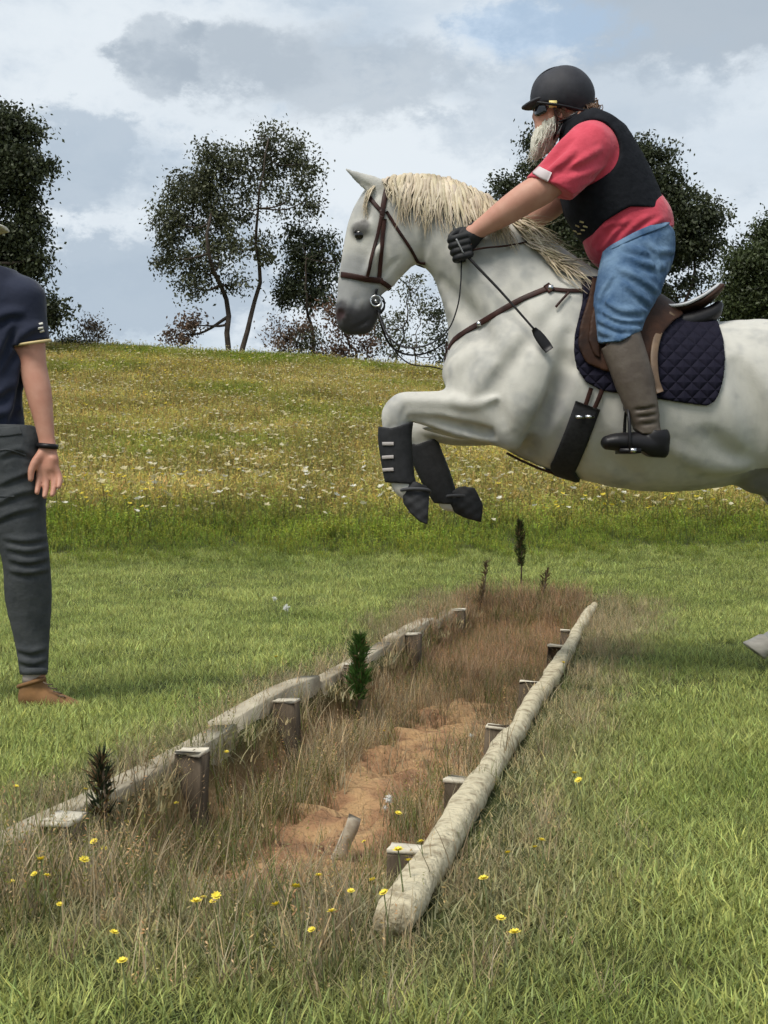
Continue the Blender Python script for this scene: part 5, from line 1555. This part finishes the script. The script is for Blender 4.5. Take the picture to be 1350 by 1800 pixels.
# vest
VE = FB(H, 955, 430, 1200, 180, -.30, .30, .006)
VE.add([(*r_[:3], r_[3] + .022, r_[4]) for r_ in ch(torso)], .03)
cut = VE.poly(outline([(988, 222), (998, 204), (1045, 186), (1105, 215), (1150, 290), (1190, 372), (1170, 371), (1140, 366), (1105, 366), (1064, 388), (1034, 421), (1005, 421), (982, 378), (965, 345), (972, 290)], -.17, 120))
VE.F = np.maximum(VE.F, cut).astype(np.float32)
for sgn in (-1, 1):
    VE.add(ch([(1036, 262, 54, .11, sgn * .215), (1002, 292, 50, .11, sgn * .24)]), .012, sub=True)        # armholes
vest = put('vest', VE.mesh('vest', 1), vestm, rider)
rod('collar', rider, [hp(985, 232, -.055), hp(1000, 214, -.075), hp(1024, 203, -.06), hp(1040, 198, 0), hp(1024, 203, .06), hp(1000, 214, .075), hp(985, 232, .055)], [.013, .017, .018, .018, .018, .017, .013], vestm, 30, 8, 1.3)
rod('shirt_collar', rider, [hp(980, 236, -.06), hp(994, 214, -.071), hp(1012, 200, -.066), hp(1030, 196, -.03)], [.007, .010, .010, .006], mat('grey_collar', (.32, .34, .33), .8), 16, 6, .6)
emb = mat('gold_thread', (.62, .52, .25), .5)
for k_, (px, py) in enumerate(((1016, 397), (1026, 404), (1020, 410), (1030, 398), (1012, 406), (1024, 390))):
    VB = BVHTree.FromPolygons([v_.co.copy() for v_ in vest.data.vertices], [tuple(p.vertices) for p in vest.data.polygons]) if k_ == 0 else VB
    h_ = hit(px, py, VB, .002)
    if h_ is not None:
        a_ = random.uniform(-.6, .6); d_ = np.array([math.cos(a_), 0, math.sin(a_)]) * .011
        v, f = strap_np(resample(np.array([h_[0] - d_, h_[0] + d_]), 4), np.tile(h_[1], (4, 1)), .007, .003); put('emblem', mesh_np('emblem', v, f, False), emb, vest)
# jeans
JE = FB(H, 1030, 640, 1215, 360, -.45, .45, .006)
JE.add([(*r_[:3], r_[3] + .012, r_[4]) for r_ in ch([(1122, 430, 58, .18, 0), (1118, 455, 56, .17, 0)])], .03)
for rows in (LEG, mirrow(LEG)):
    JE.add([(*r_[:3], r_[3] + .014, r_[4]) for r_ in ch(rows)], .03)
JE.add(ch([(1150, 420, 36, .13, 0), (1138, 455, 34, .15, 0)]), .04)
bv = bvh_of(JE)
for pxs in ([(1050, 540), (1085, 560), (1130, 562)], [(1050, 560), (1085, 578), (1125, 578)], [(1052, 580), (1085, 594), (1115, 590)], [(1052, 520), (1090, 545), (1138, 545)], [(1062, 600), (1080, 604), (1105, 596)], [(1085, 470), (1125, 490), (1160, 515)], [(1100, 450), (1140, 465), (1180, 470)],
            [(1095, 432), (1140, 442), (1185, 440)], [(1080, 480), (1062, 510), (1056, 540)], [(1130, 420), (1150, 440), (1160, 480)], [(1100, 500), (1125, 520), (1145, 535)]):
    crease(JE, bv, pxs, .012, .008, .018, False, both=H)
    crease(JE, bv, [(a_, c_ + 11) for a_, c_ in pxs], .011, .008, .014, True, both=H)
cut = JE.poly(outline([(1046, 447), (1085, 428), (1130, 405), (1178, 388), (1192, 400), (1196, 460), (1160, 540), (1130, 582), (1070, 614), (1040, 612), (1035, 500)], -.18, 100))
JE.F = np.maximum(JE.F, cut).astype(np.float32)
jeans = put('jeans', JE.mesh('jeans', 1), jeanm, rider)
JB = BVHTree.FromPolygons([v_.co.copy() for v_ in jeans.data.vertices], [tuple(p.vertices) for p in jeans.data.polygons])
Q, Nn = on_horse([(1056, 445), (1090, 428), (1130, 408), (1172, 393)], 16, .002, JB)
v, f = strap_np(Q, Nn, .03, .004); put('waistband', mesh_np('waistband', v, f, False), jeanm, jeans)
# tall boots with dark foot and sole
for sgn in (1, -1):
    BO = FB(H, 1030, 830, 1200, 575, (-.48 if sgn > 0 else .28), (-.28 if sgn > 0 else .48), .005)
    rows = LEG if sgn > 0 else mirrow(LEG)
    BO.add([(*r_[:3], r_[3] + .010, r_[4]) for r_ in ch(rows[3:])], .02)
    BO.add(ch([(r_[0], r_[1], r_[2], r_[3], r_[4] * (1)) for r_ in [(1100, 620, 30, .06, rows[3][4] - sgn * .02), (1116, 670, 31, .058, rows[4][4])]]), .02)
    BO.add([(*r_[:3], r_[3] + .008, r_[4]) for r_ in ch(FOOT if sgn > 0 else mirrow(FOOT))], .02)
    dd = rows[3][4]
    cut = BO.poly(outline([(1060, 612), (1072, 601), (1122, 581), (1200, 600), (1200, 772), (1120, 765), (1095, 745), (1030, 700), (1030, 620)], dd, 60))
    BO.F = np.maximum(BO.F, cut).astype(np.float32)
    for (px, py, qx, qy) in ((1112, 735, 1160, 728), (1118, 748, 1166, 742), (1110, 722, 1150, 716)):
        BO.add(ch([(px, py, 2, None, rows[5][4] - sgn * .045), (qx, qy, 2, None, rows[5][4] - sgn * .04)]), .012, sub=True)
    bo = put('riding_boot', BO.mesh('riding_boot', 1), bootm, rider)
    SO = FB(H, 1030, 830, 1200, 735, (-.48 if sgn > 0 else .28), (-.28 if sgn > 0 else .48), .005)
    SO.add(ch([(1152, 770, 26, .050, rows[6][4]), (1148, 782, 25, .049, rows[6][4]), (1118, 780, 21, .050, rows[6][4]), (1084, 777, 16, .050, rows[6][4]), (1069, 778, 13, .042, rows[6][4])]), .01)
    SO.add(ch([(1160, 792, 16, .036, rows[6][4]), (1150, 795, 13, .036, rows[6][4])]), .01)
    cut = SO.poly(outline([(1040, 752), (1100, 745), (1128, 742), (1150, 758), (1185, 752), (1185, 806), (1140, 803), (1128, 794), (1050, 791)], rows[6][4], 60))
    SO.F = np.maximum(SO.F, cut).astype(np.float32)
    put('boot_foot', SO.mesh('boot_foot', 1), blackl, bo)
# gloved hands closed on the reins
for (hx_, hy_, d_, sg) in ((816, 430, -.175, -1), (868, 424, .155, 1)):
    GL = Field(hp(hx_ - 60, hy_ + 55, d_ - .10), hp(hx_ + 60, hy_ - 55, d_ + .10), .004)
    GL.add(ch([(hx_ + 22, hy_ - 24, 17.5, None, d_), (hx_ + 12, hy_ - 14, 17, None, d_)]), .01)
    GL.add(ch([(hx_ + 6, hy_ - 8, 19, .022, d_), (hx_ - 2, hy_ + 8, 18, .022, d_)]), .012)
    for k_ in range(4):                                    # four fingers curled round the rein
        fx = hx_ - 13 + k_ * 2.5; fy = hy_ - 12 + k_ * 11; ln = (1.0, 1.08, 1.0, .85)[k_]
        GL.add(ch([(fx + 16, fy - 4, 6.6, None, d_ + sg * .026), (fx - 3 * ln, fy + 1, 6.4, None, d_ + sg * .030), (fx - 11 * ln, fy + 4, 6.2, None, d_ + sg * .010), (fx - 9 * ln, fy + 6, 6, None, d_ - sg * .014), (fx + 3, fy + 5, 5.6, None, d_ - sg * .024)]), .003)
    GL.add(ch([(hx_ + 14, hy_ - 20, 8, None, d_ - sg * .022), (hx_ - 2, hy_ - 25, 7, None, d_ - sg * .020), (hx_ - 17, hy_ - 20, 6.2, None, d_ - sg * .004), (hx_ - 24, hy_ - 14, 5, None, d_ + sg * .006)]), .004)
    gl = put('glove', GL.mesh('glove', 1), glovem, rider)
    if sg < 0:
        q = [hp(hx_ - 14, hy_ - 10, d_ - .045), hp(hx_ - 8, hy_ + 2, d_ - .047), hp(hx_ - 1, hy_ + 16, d_ - .043)]
        rod('glove_piping', gl, q, .0035, mat('grey_piping', (.25, .25, .25), .6), 10, 5)
# helmet, peak, harness, glasses, beard, hair
HE = FB(H, 905, 235, 1065, 95, -.16, .16, .005)
HE.add(ch([(992, 168, 51, .118, 0), (982, 172, 50, .114, 0)]), .02)
HE.add(ch([(1008, 170, 36, .085, 0)]), .02)
cut = HE.poly(outline([(900, 60), (1080, 60), (1080, 160), (1048, 184), (1040, 196), (1012, 192), (985, 184), (960, 178), (940, 182), (925, 178)], -.09, 60))
HE.F = np.maximum(HE.F, cut).astype(np.float32)
PE = HE.copy(); PE.F[:] = 1
helmet = put('helmet', HE.mesh('helmet', 1), helmm, rider)
PE.add(ch([(957, 179, 8, .082, 0), (940, 183, 6.5, .072, 0), (927, 187, 5, .046, 0), (920, 189, 3.5, .02, 0)]), .008)
rod('helmet_seam', helmet, [hp(987 - 53 * math.cos(t_) + (5 if math.cos(t_) < 0 else 0), 169 - 51.5 * math.sin(t_), 0) for t_ in np.linspace(.15, 2.9, 16)], .004, helmm, 40, 6)
put('peak', PE.mesh('peak', 1), helmm, helmet)
rod('helmet_rim', helmet, [hp(944, 180, -.095), hp(985, 185, -.116), hp(1020, 193, -.096), hp(1038, 195, -.05), hp(1041, 195, 0), hp(1038, 195, .05), hp(1020, 193, .096), hp(985, 185, .116), hp(944, 180, .095)], .006, blackl, 40, 6)
for sgn in (-1, 1):
    pts = [hp(972, 182, -.092), hp(975, 195, -.094), hp(979, 212, -.088), hp(975, 238, -.055), hp(972, 246, -.02)]
    pts = pts if sgn < 0 else [mirror(p) for p in pts]
    rod('chin_strap', helmet, pts, .0115, leather, 18, 6, .4)
    pts = [hp(1032, 192, -.07), hp(1010, 204, -.080), hp(982, 214, -.084)]
    pts = pts if sgn < 0 else [mirror(p) for p in pts]
    rod('nape_strap', helmet, pts, .0085, blackl, 12, 6, .4)
    c_ = hp(972, 183, -.102) if sgn < 0 else mirror(hp(972, 183, -.102))
    v, f = box_np(c_ - np.array([.016, .004, .014]), c_ + np.array([.016, .004, .014])); put('strap_clip', mesh_np('strap_clip', v, f, False), mat('yellow_plastic', (.75, .60, .22), .5), helmet)
    pts = [hp(942, 194, -.016), hp(947, 194, -.048), hp(961, 191, -.074)]
    pts = pts if sgn < 0 else [mirror(p) for p in pts]
    q = spline(np.array(pts), 10); v, f = strap_np(q, np.tile([-.8, sgn * .6, 0], (10, 1)), [.030, .038, .043, .045, .045, .044, .042, .038, .033, .026], .006)
    put('sunglass_lens', mesh_np('sunglass_lens', v, f, False), mat('dark_lens', (.008, .008, .010), .12, spec=.6), rider)
    pts = [hp(960, 188, -.070), hp(975, 188, -.082), hp(988, 190, -.086)]
    pts = pts if sgn < 0 else [mirror(p) for p in pts]
    rod('sunglass_arm', rider, pts, .003, blackl, 8, 5)
BE = FB(H, 915, 300, 1010, 195, -.12, .12, .004)
BE.add(ch([(972, 216, 14, .064, 0), (964, 230, 21, .062, 0), (955, 247, 21, .052, 0), (947, 264, 14, .036, 0), (943, 276, 6, .015, 0)]), .015)
BE.add(ch([(947, 213, 6, .034, 0), (955, 219, 8, .045, 0)]), .012)
BE.F += (.004 * np.sin(BE.ax[0] * 420 + 3 * np.sin(BE.ax[2] * 60)[0])[:, None, None] * np.cos(BE.ax[1] * 260)[None, :, None]).astype(np.float32)
beard = put('beard', BE.mesh('beard', 0), beardm, rider)
bl = []
for i in range(260):
    a_ = hr.uniform(0, 1); px = 972 - 26 * a_ + hr.normal(0, 5); py = 214 + 40 * a_ + hr.normal(0, 5); d_ = hr.normal(0, .03)
    bl.append(tube_np(spline(np.array([hp(px, py, d_ - .03), hp(px - 6 + hr.normal(0, 3), py + 16, d_ * 1.1 - .03), hp(px - 12 + hr.normal(0, 3), py + 30 * hr.uniform(.7, 1.1), d_ * .8 - .012)]), 6), np.linspace(.0022, .0006, 6), 4, cap=False))
v, f = join_np(bl); put('beard_strands', mesh_np('beard_strands', v, f), beardm, beard)
bl = []
for i in range(110):
    px = hr.uniform(1018, 1044); py = 182 + hr.uniform(0, 14); d_ = hr.uniform(-.07, .07)
    bl.append(tube_np(spline(np.array([hp(px - 6, py, d_ * .9), hp(px + 6, py + hr.normal(0, 6), d_), hp(px + 10 + hr.normal(0, 4), py + hr.normal(4, 7), d_ * 1.1), hp(px + 6 + hr.normal(0, 5), py + 12 + hr.normal(0, 5), d_)]), 7), np.linspace(.004, .0015, 7), 4, cap=False))
v, f = join_np(bl); put('hair', mesh_np('hair', v, f), browm, rider)
bl = []
for i in range(50):
    px = hr.uniform(976, 992); d_ = -.079 if i % 2 else .079
    bl.append(tube_np(spline(np.array([hp(px, 182, d_), hp(px + hr.normal(0, 2), 192, d_ * 1.06), hp(px + hr.normal(2, 3), 204, d_ * .98)]), 5), np.linspace(.003, .001, 5), 4, cap=False))
v, f = join_np(bl); put('sideburns', mesh_np('sideburns', v, f), browm, rider)

# ================================================================== THE WALKING MAN
MY = 4.58
def mp_(px, py, dy=0.0):
    return np.array(pix(px, py, MY + dy))
def mch(rows):
    return ch(rows, MY)
man = empty('person', (mp_(10, 0)[0], MY, 0), 'man walking away in navy polo shirt, dark grey jeans, brown boots and pale hat', 'person')
navy = mat('navy_cotton', (.010, .014, .034), .9, (.016, .021, .045), 9, 3, .4, 22, .010, sheen=.15)
greyj = mat('charcoal_denim', (.036, .040, .043), .9, (.06, .064, .066), 12, 4, .5, 30, .010)
bootb = mat('tan_suede', (.23, .115, .042), .85, (.15, .078, .032), 12, 4, .4, 60, .005)
solem = mat('scuffed_toe', (.17, .12, .085), .8, (.10, .07, .05), 18, 3)
MT = [(-38, 745, 74, .105, 0), (-40, 690, 72, .11, 0), (-42, 610, 88, .12, 0), (-44, 545, 92, .115, 0), (-46, 510, 66, .09, 0), (-50, 492, 30, .06, 0)]
MA = [(40, 528, 35, None, .0), (50, 585, 28, None, .0), (57, 640, 24, None, -.01), (68, 690, 22.5, None, -.03), (77, 740, 17, None, -.045), (84, 786, 13.5, .025, -.06)]
MA2 = [(-128, 528, 35, None, .0), (-140, 585, 28, None, .0), (-150, 640, 24, None, -.01), (-158, 690, 22, None, -.06), (-150, 740, 17, None, -.12), (-146, 780, 13, None, -.15)]
ML = [(8, 790, 62, .100, -.01), (18, 850, 58, .095, -.01), (34, 925, 42, .080, -.015), (46, 985, 36, .070, -.015), (50, 1050, 36, .068, .005), (56, 1120, 26, .052, .01), (60, 1185, 20, .040, .0), (62, 1225, 18, .038, -.01)]
ML2 = [(-85, 790, 60, .10, .02), (-95, 850, 56, .095, .05), (-105, 930, 40, .08, .09), (-108, 990, 35, .07, .10), (-106, 1050, 34, .068, .16), (-104, 1120, 25, .05, .22), (-100, 1175, 19, .04, .25), (-98, 1195, 17, .036, .25)]
MB_ = FB(MY, -215, 1262, 165, 320, -.30, .45, .006)
MB_.add([(*r_[:3], r_[3] * .9, r_[4]) for r_ in mch(MT)], .02); MB_.add(mch([(-42, 760, 66, .09, 0), (-38, 800, 66, .09, 0)]), .02)
MB_.add(mch([(-50, 500, 28, .055, 0), (-50, 460, 27, .055, .01)]), .02)
MB_.add(mch([(-50, 390, 36, .09, .02), (-50, 420, 35, .085, .02), (-49, 450, 27, .065, .05)]), .02)
MB_.add(mch([(-14, 412, 5, .014, .015), (-15, 424, 4, .01, .018)]), .006); MB_.add(mch([(-86, 412, 5, .014, .015), (-85, 424, 4, .01, .018)]), .006)
MB_.add(mch([(-49, 425, 6, .014, .115)]), .01)
for rows in (MA, MA2, ML, ML2):
    MB_.add(mch([(a_, c_, r_ * (.62 if rows in (ML, ML2) and i_ == 0 else .9 if (rows in (ML, ML2) and i_ < 6) or i_ == 0 else 1), None if w_ is None else w_ * .9, d_) for i_, (a_, c_, r_, w_, d_) in enumerate(rows)]), .02)
# right hand: relaxed, palm turned back, fingers half curled
MB_.add(mch([(84, 788, 14, .020, -.06), (83, 804, 19, .018, -.065), (83, 820, 20, .016, -.07)]), .012)
for k_, (x0_, x1_, x2_, x3_, y3_) in enumerate(((97, 103, 105, 103, 856), (89, 94, 95, 92, 870), (79, 81, 81, 78, 873), (70, 69, 67, 65, 866))):
    yb = 822; L_ = y3_ - yb
    MB_.add(mch([(x0_, yb, 6.6, None, -.072), (x1_, yb + L_ * .38, 6.2, None, -.072), (x2_, yb + L_ * .72, 5.8, None, -.084), (x3_, y3_, 4.6, None, -.100)]), .003)
MB_.add(mch([(74, 798, 9, None, -.068), (62, 812, 7.6, None, -.086), (55, 828, 6.4, None, -.096), (54, 843, 5, None, -.100)]), .005)
MB_.add(mch([(93, 808, 8, None, -.076), (90, 822, 7, None, -.076)]), .012)
MB_.add(mch([(-146, 795, 20, .02, -.16), (-146, 830, 20, .018, -.17)]), .012)
for k_ in range(4):
    MB_.add(mch([(-160 + 9 * k_, 832, 6.2, None, -.17), (-161 + 9 * k_, 852, 5.8, None, -.175), (-159 + 8 * k_, 868, 5, None, -.19)]), .004)
MB_.add(mch([(-132, 802, 8, None, -.165), (-122, 825, 6.5, None, -.18), (-122, 842, 5, None, -.185)]), .005)
MB_.add(mch([(62, 1222, 16, .036, -.01), (90, 1236, 13, .04, -.02), (128, 1243, 10, .036, -.03)]), .02)
MB_.add(mch([(-98, 1190, 16, .036, .25), (-95, 1200, 13, .036, .21), (-92, 1212, 11, .034, .16)]), .02)
put('body', MB_.mesh('body', 1), mat('fair_skin', (.52, .27, .19), .55, (.46, .21, .14), 14, 4, .1, 100, .002, spec=.35), man)
PS = FB(MY, -215, 770, 110, 470, -.22, .22, .006)
PS.add([(*r_[:3], r_[3] + .012, r_[4]) for r_ in mch(MT)], .03)
for rows, sx_ in ((MA, 1), (MA2, -1)):
    PS.add(mch([(40 if sx_ > 0 else -128, 526, 40, .085, 0), (45 if sx_ > 0 else -134, 565, 37, .08, 0), (52 if sx_ > 0 else -140, 602, 35, .075, -.005)]), .025)
bv = bvh_of(PS)
for pxs in ([(-20, 570), (5, 555), (35, 548)], [(-30, 700), (0, 690), (32, 665)], [(0, 650), (18, 620), (35, 590)], [(-30, 735), (0, 728), (34, 715)], [(12, 740), (24, 700), (32, 640)], [(-10, 640), (8, 600), (20, 570)], [(40, 590), (55, 580), (72, 575)]):
    crease(PS, bv, pxs, .014, .008, .025, False); crease(PS, bv, [(a_ + 5, c_ + 12) for a_, c_ in pxs], .013, .007, .02, True)
cut = PS.poly([(mp_(a_, c_)[0], mp_(a_, c_)[2]) for a_, c_ in ((-120, 470), (-60, 470), (0, 470), (110, 490), (100, 590), (60, 606), (46, 612), (30, 612), (46, 640), (50, 766), (-130, 766), (-120, 612), (-170, 610), (-180, 540))])
PS.F = np.maximum(PS.F, cut).astype(np.float32)
polo = put('polo_shirt', PS.mesh('polo_shirt', 1), navy, man)
PB = BVHTree.FromPolygons([v_.co.copy() for v_ in polo.data.vertices], [tuple(p.vertices) for p in polo.data.polygons])
for cx_, sx_ in ((52, 1), (-140, -1)):
    ring = [mp_(cx_ + 36.5 * math.cos(t_), 603 - sx_ * 5 * math.cos(t_), .078 * math.sin(t_) - .004) for t_ in np.linspace(0, 2 * math.pi, 26)]
    v, f = tube_np(ring, .0055, 6, cap=False); put('sleeve_stripe', mesh_np('sleeve_stripe', v, f), mat('cream_stripe', (.62, .48, .24), .8), polo)
for (px, py, w_) in ((70, 570, .008), (68, 577, .014), (72, 582, .009)):
    h_ = hit(px, py, PB, .002)
    if h_ is not None:
        v, f = strap_np(resample(np.array([h_[0] - np.array([w_, 0, .002]), h_[0] + np.array([w_, .006, .003])]), 4), np.tile(h_[1], (4, 1)), .008, .003); put('sleeve_logo', mesh_np('sleeve_logo', v, f, False), mat('white_print', (.7, .68, .62), .7), polo)
v, f = tube_np([mp_(-50 + 34 * math.cos(t_), 490 - 4 * math.sin(t_), .066 * math.sin(t_)) for t_ in np.linspace(0, 6.283, 24)], .013, 7, 1.5, cap=False)
put('collar', mesh_np('collar', v, f), navy, polo)
JN = FB(MY, -200, 1245, 110, 735, -.26, .42, .006)
JN.add([(*r_[:3], r_[3] + .008, r_[4]) for r_ in mch([(-42, 760, 72, .112, 0), (-38, 800, 76, .115, 0)])], .03)
for rows in (ML, ML2):
    JN.add([(*r_[:3], r_[3] + .009, r_[4]) for r_ in mch(rows[:-1])], .03)
bv = bvh_of(JN)
for pxs in ([(10, 945), (45, 950), (82, 944)], [(14, 962), (50, 968), (84, 960)], [(18, 982), (50, 988), (84, 980)], [(20, 1002), (50, 1006), (84, 1000)], [(32, 1140), (55, 1146), (80, 1138)], [(34, 1160), (58, 1166), (80, 1158)], [(0, 850), (30, 838), (62, 825)], [(-5, 885), (30, 868), (66, 860)], [(-8, 915), (25, 900), (66, 890)], [(2, 800), (30, 790), (55, 800)]):
    crease(JN, bv, pxs, .010, .006, .016, False); crease(JN, bv, [(a_, c_ + 9) for a_, c_ in pxs], .009, .006, .012, True)
cut = JN.poly([(mp_(a_, c_)[0], mp_(a_, c_)[2]) for a_, c_ in ((-180, 748), (110, 748), (110, 1178), (60, 1180), (20, 1184), (-60, 1184), (-60, 1160), (-180, 1160))])
JN.F = np.maximum(JN.F, cut).astype(np.float32)
jn = put('jeans', JN.mesh('jeans', 1), greyj, man)
NB = BVHTree.FromPolygons([v_.co.copy() for v_ in jn.data.vertices], [tuple(p.vertices) for p in jn.data.polygons])
for name_, pts, w_ in (('waistband', [(-40, 758), (0, 760), (36, 756)], .035), ('pocket_seam', [(-25, 800), (10, 790), (45, 800)], .006), ('pocket_seam', [(-25, 800), (-24, 850), (-5, 872), (25, 872)], .005)):
    Q, Nn = on_horse(pts, 14, .001, NB); v, f = strap_np(Q, Nn, w_, .003); put(name_, mesh_np(name_, v, f, False), greyj, jn)
# ankle boots
for (ox, oy, od, tw) in ((0, 0, 0, 1), (-160, -30, .25, 0)):
    BT = FB(MY, -200, 1262, 175, 1150, -.14 + od, .16 + od, .005)
    BT.add(mch([(58 + ox, 1196 + oy, 22, .046, od), (60 + ox, 1220 + oy, 26, .048, od - .005)]), .015)
    if tw:
        BT.add(mch([(58, 1228, 24, .046, 0), (88, 1232, 19, .046, -.015), (118, 1239, 14, .043, -.025), (136, 1243, 10, .038, -.03)]), .015)
    else:
        BT.add(mch([(58 + ox, 1228 + oy, 24, .046, od), (60 + ox, 1236 + oy, 20, .046, od + .06), (62 + ox, 1240 + oy, 15, .04, od + .14)]), .015)
    cut = BT.poly([(mp_(a_ + ox, c_ + oy, od)[0], mp_(a_ + ox, c_ + oy, od)[2]) for a_, c_ in ((20, 1204), (38, 1207), (62, 1192), (76, 1184), (170, 1190), (170, 1251), (20, 1253))])
    BT.F = np.maximum(BT.F, cut).astype(np.float32)
    bt = put('ankle_boot', BT.mesh('ankle_boot', 1), bootb, man)
    if tw:
        SL = FB(MY, 0, 1266, 175, 1220, -.12, .12, .005)
        SL.add(mch([(56, 1242, 25, .050, 0), (88, 1244, 21, .050, -.015), (120, 1246, 16, .047, -.025), (138, 1247, 11, .042, -.03)]), .01)
        cut = SL.poly([(mp_(a_, c_)[0], mp_(a_, c_)[2]) for a_, c_ in ((20, 1246), (105, 1246), (112, 1240), (160, 1240), (160, 1256), (20, 1257))])
        SL.F = np.maximum(SL.F, cut).astype(np.float32)
        put('sole', SL.mesh('sole', 1), solem, bt)
        for k_ in range(4):
            rod('lace', bt, [mp_(76 + 9 * k_, 1199 + 8 * k_, -.045), mp_(84 + 9 * k_, 1203 + 7 * k_, -.055), mp_(92 + 8 * k_, 1203 + 8 * k_, -.035)], .0025, solem, 8, 5)
        v, f = tube_np([mp_(55 + 23 * math.cos(t_), 1200 - 7 * math.cos(t_), .05 * math.sin(t_)) for t_ in np.linspace(0, 6.283, 22)], .008, 6, cap=False)
        put('padded_collar', mesh_np('padded_collar', v, f), bootb, bt)
v, f = tube_np([mp_(59 + 21.5 * math.cos(t_), 1180, .048 * math.sin(t_) - .002) for t_ in np.linspace(0, 6.283, 22)], .008, 6, 1.8, cap=False)
put('turn_up', mesh_np('turn_up', v, f), greyj, jn)
# socks, watch, hat, hair
v, f = tube_np([mp_(60, 1176, 0), mp_(59, 1200, 0)], [.040, .040], 14); put('sock', mesh_np('sock', v, f), mat('pale_sock', (.42, .36, .33), .9), man)
ring = [mp_(83 + 16.5 * math.cos(t_), 784 + 1.5 * math.cos(t_), -.058 + .032 * math.sin(t_)) for t_ in np.linspace(0, 2 * math.pi, 26)]
v, f = tube_np(ring, .0075, 6, 1.4, cap=False); put('wristband', mesh_np('wristband', v, f), blackl, man)
HT = FB(MY, -135, 415, 40, 325, -.20, .24, .005)
HT.add(mch([(-50, 372, 38, .095, .02), (-50, 388, 41, .102, .02)]), .01)
cut = HT.poly([(mp_(a_, c_)[0], mp_(a_, c_)[2]) for a_, c_ in ((-150, 300), (60, 300), (60, 404), (-150, 404))])
HT.F = np.maximum(HT.F, cut).astype(np.float32)
HT.add(mch([(-88, 401, 5, .10, .02), (-50, 400, 5, .155, .02), (-12, 401, 5, .10, .02), (8, 402, 4, .06, .02)]), .012)
put('hat', HT.mesh('hat', 1), mat('cream_felt', (.66, .62, .52), .85, (.58, .54, .44), 20, 2), man)
HA = FB(MY, -115, 460, 10, 395, -.14, .14, .005)
HA.add(mch([(-50, 405, 40, .088, .0), (-50, 428, 37, .078, -.012)]), .01)
put('hair', HA.mesh('hair', 1), mat('dark_hair', (.02, .016, .013), .7, None, bump=.5, bscale=80, bdist=.006), man)
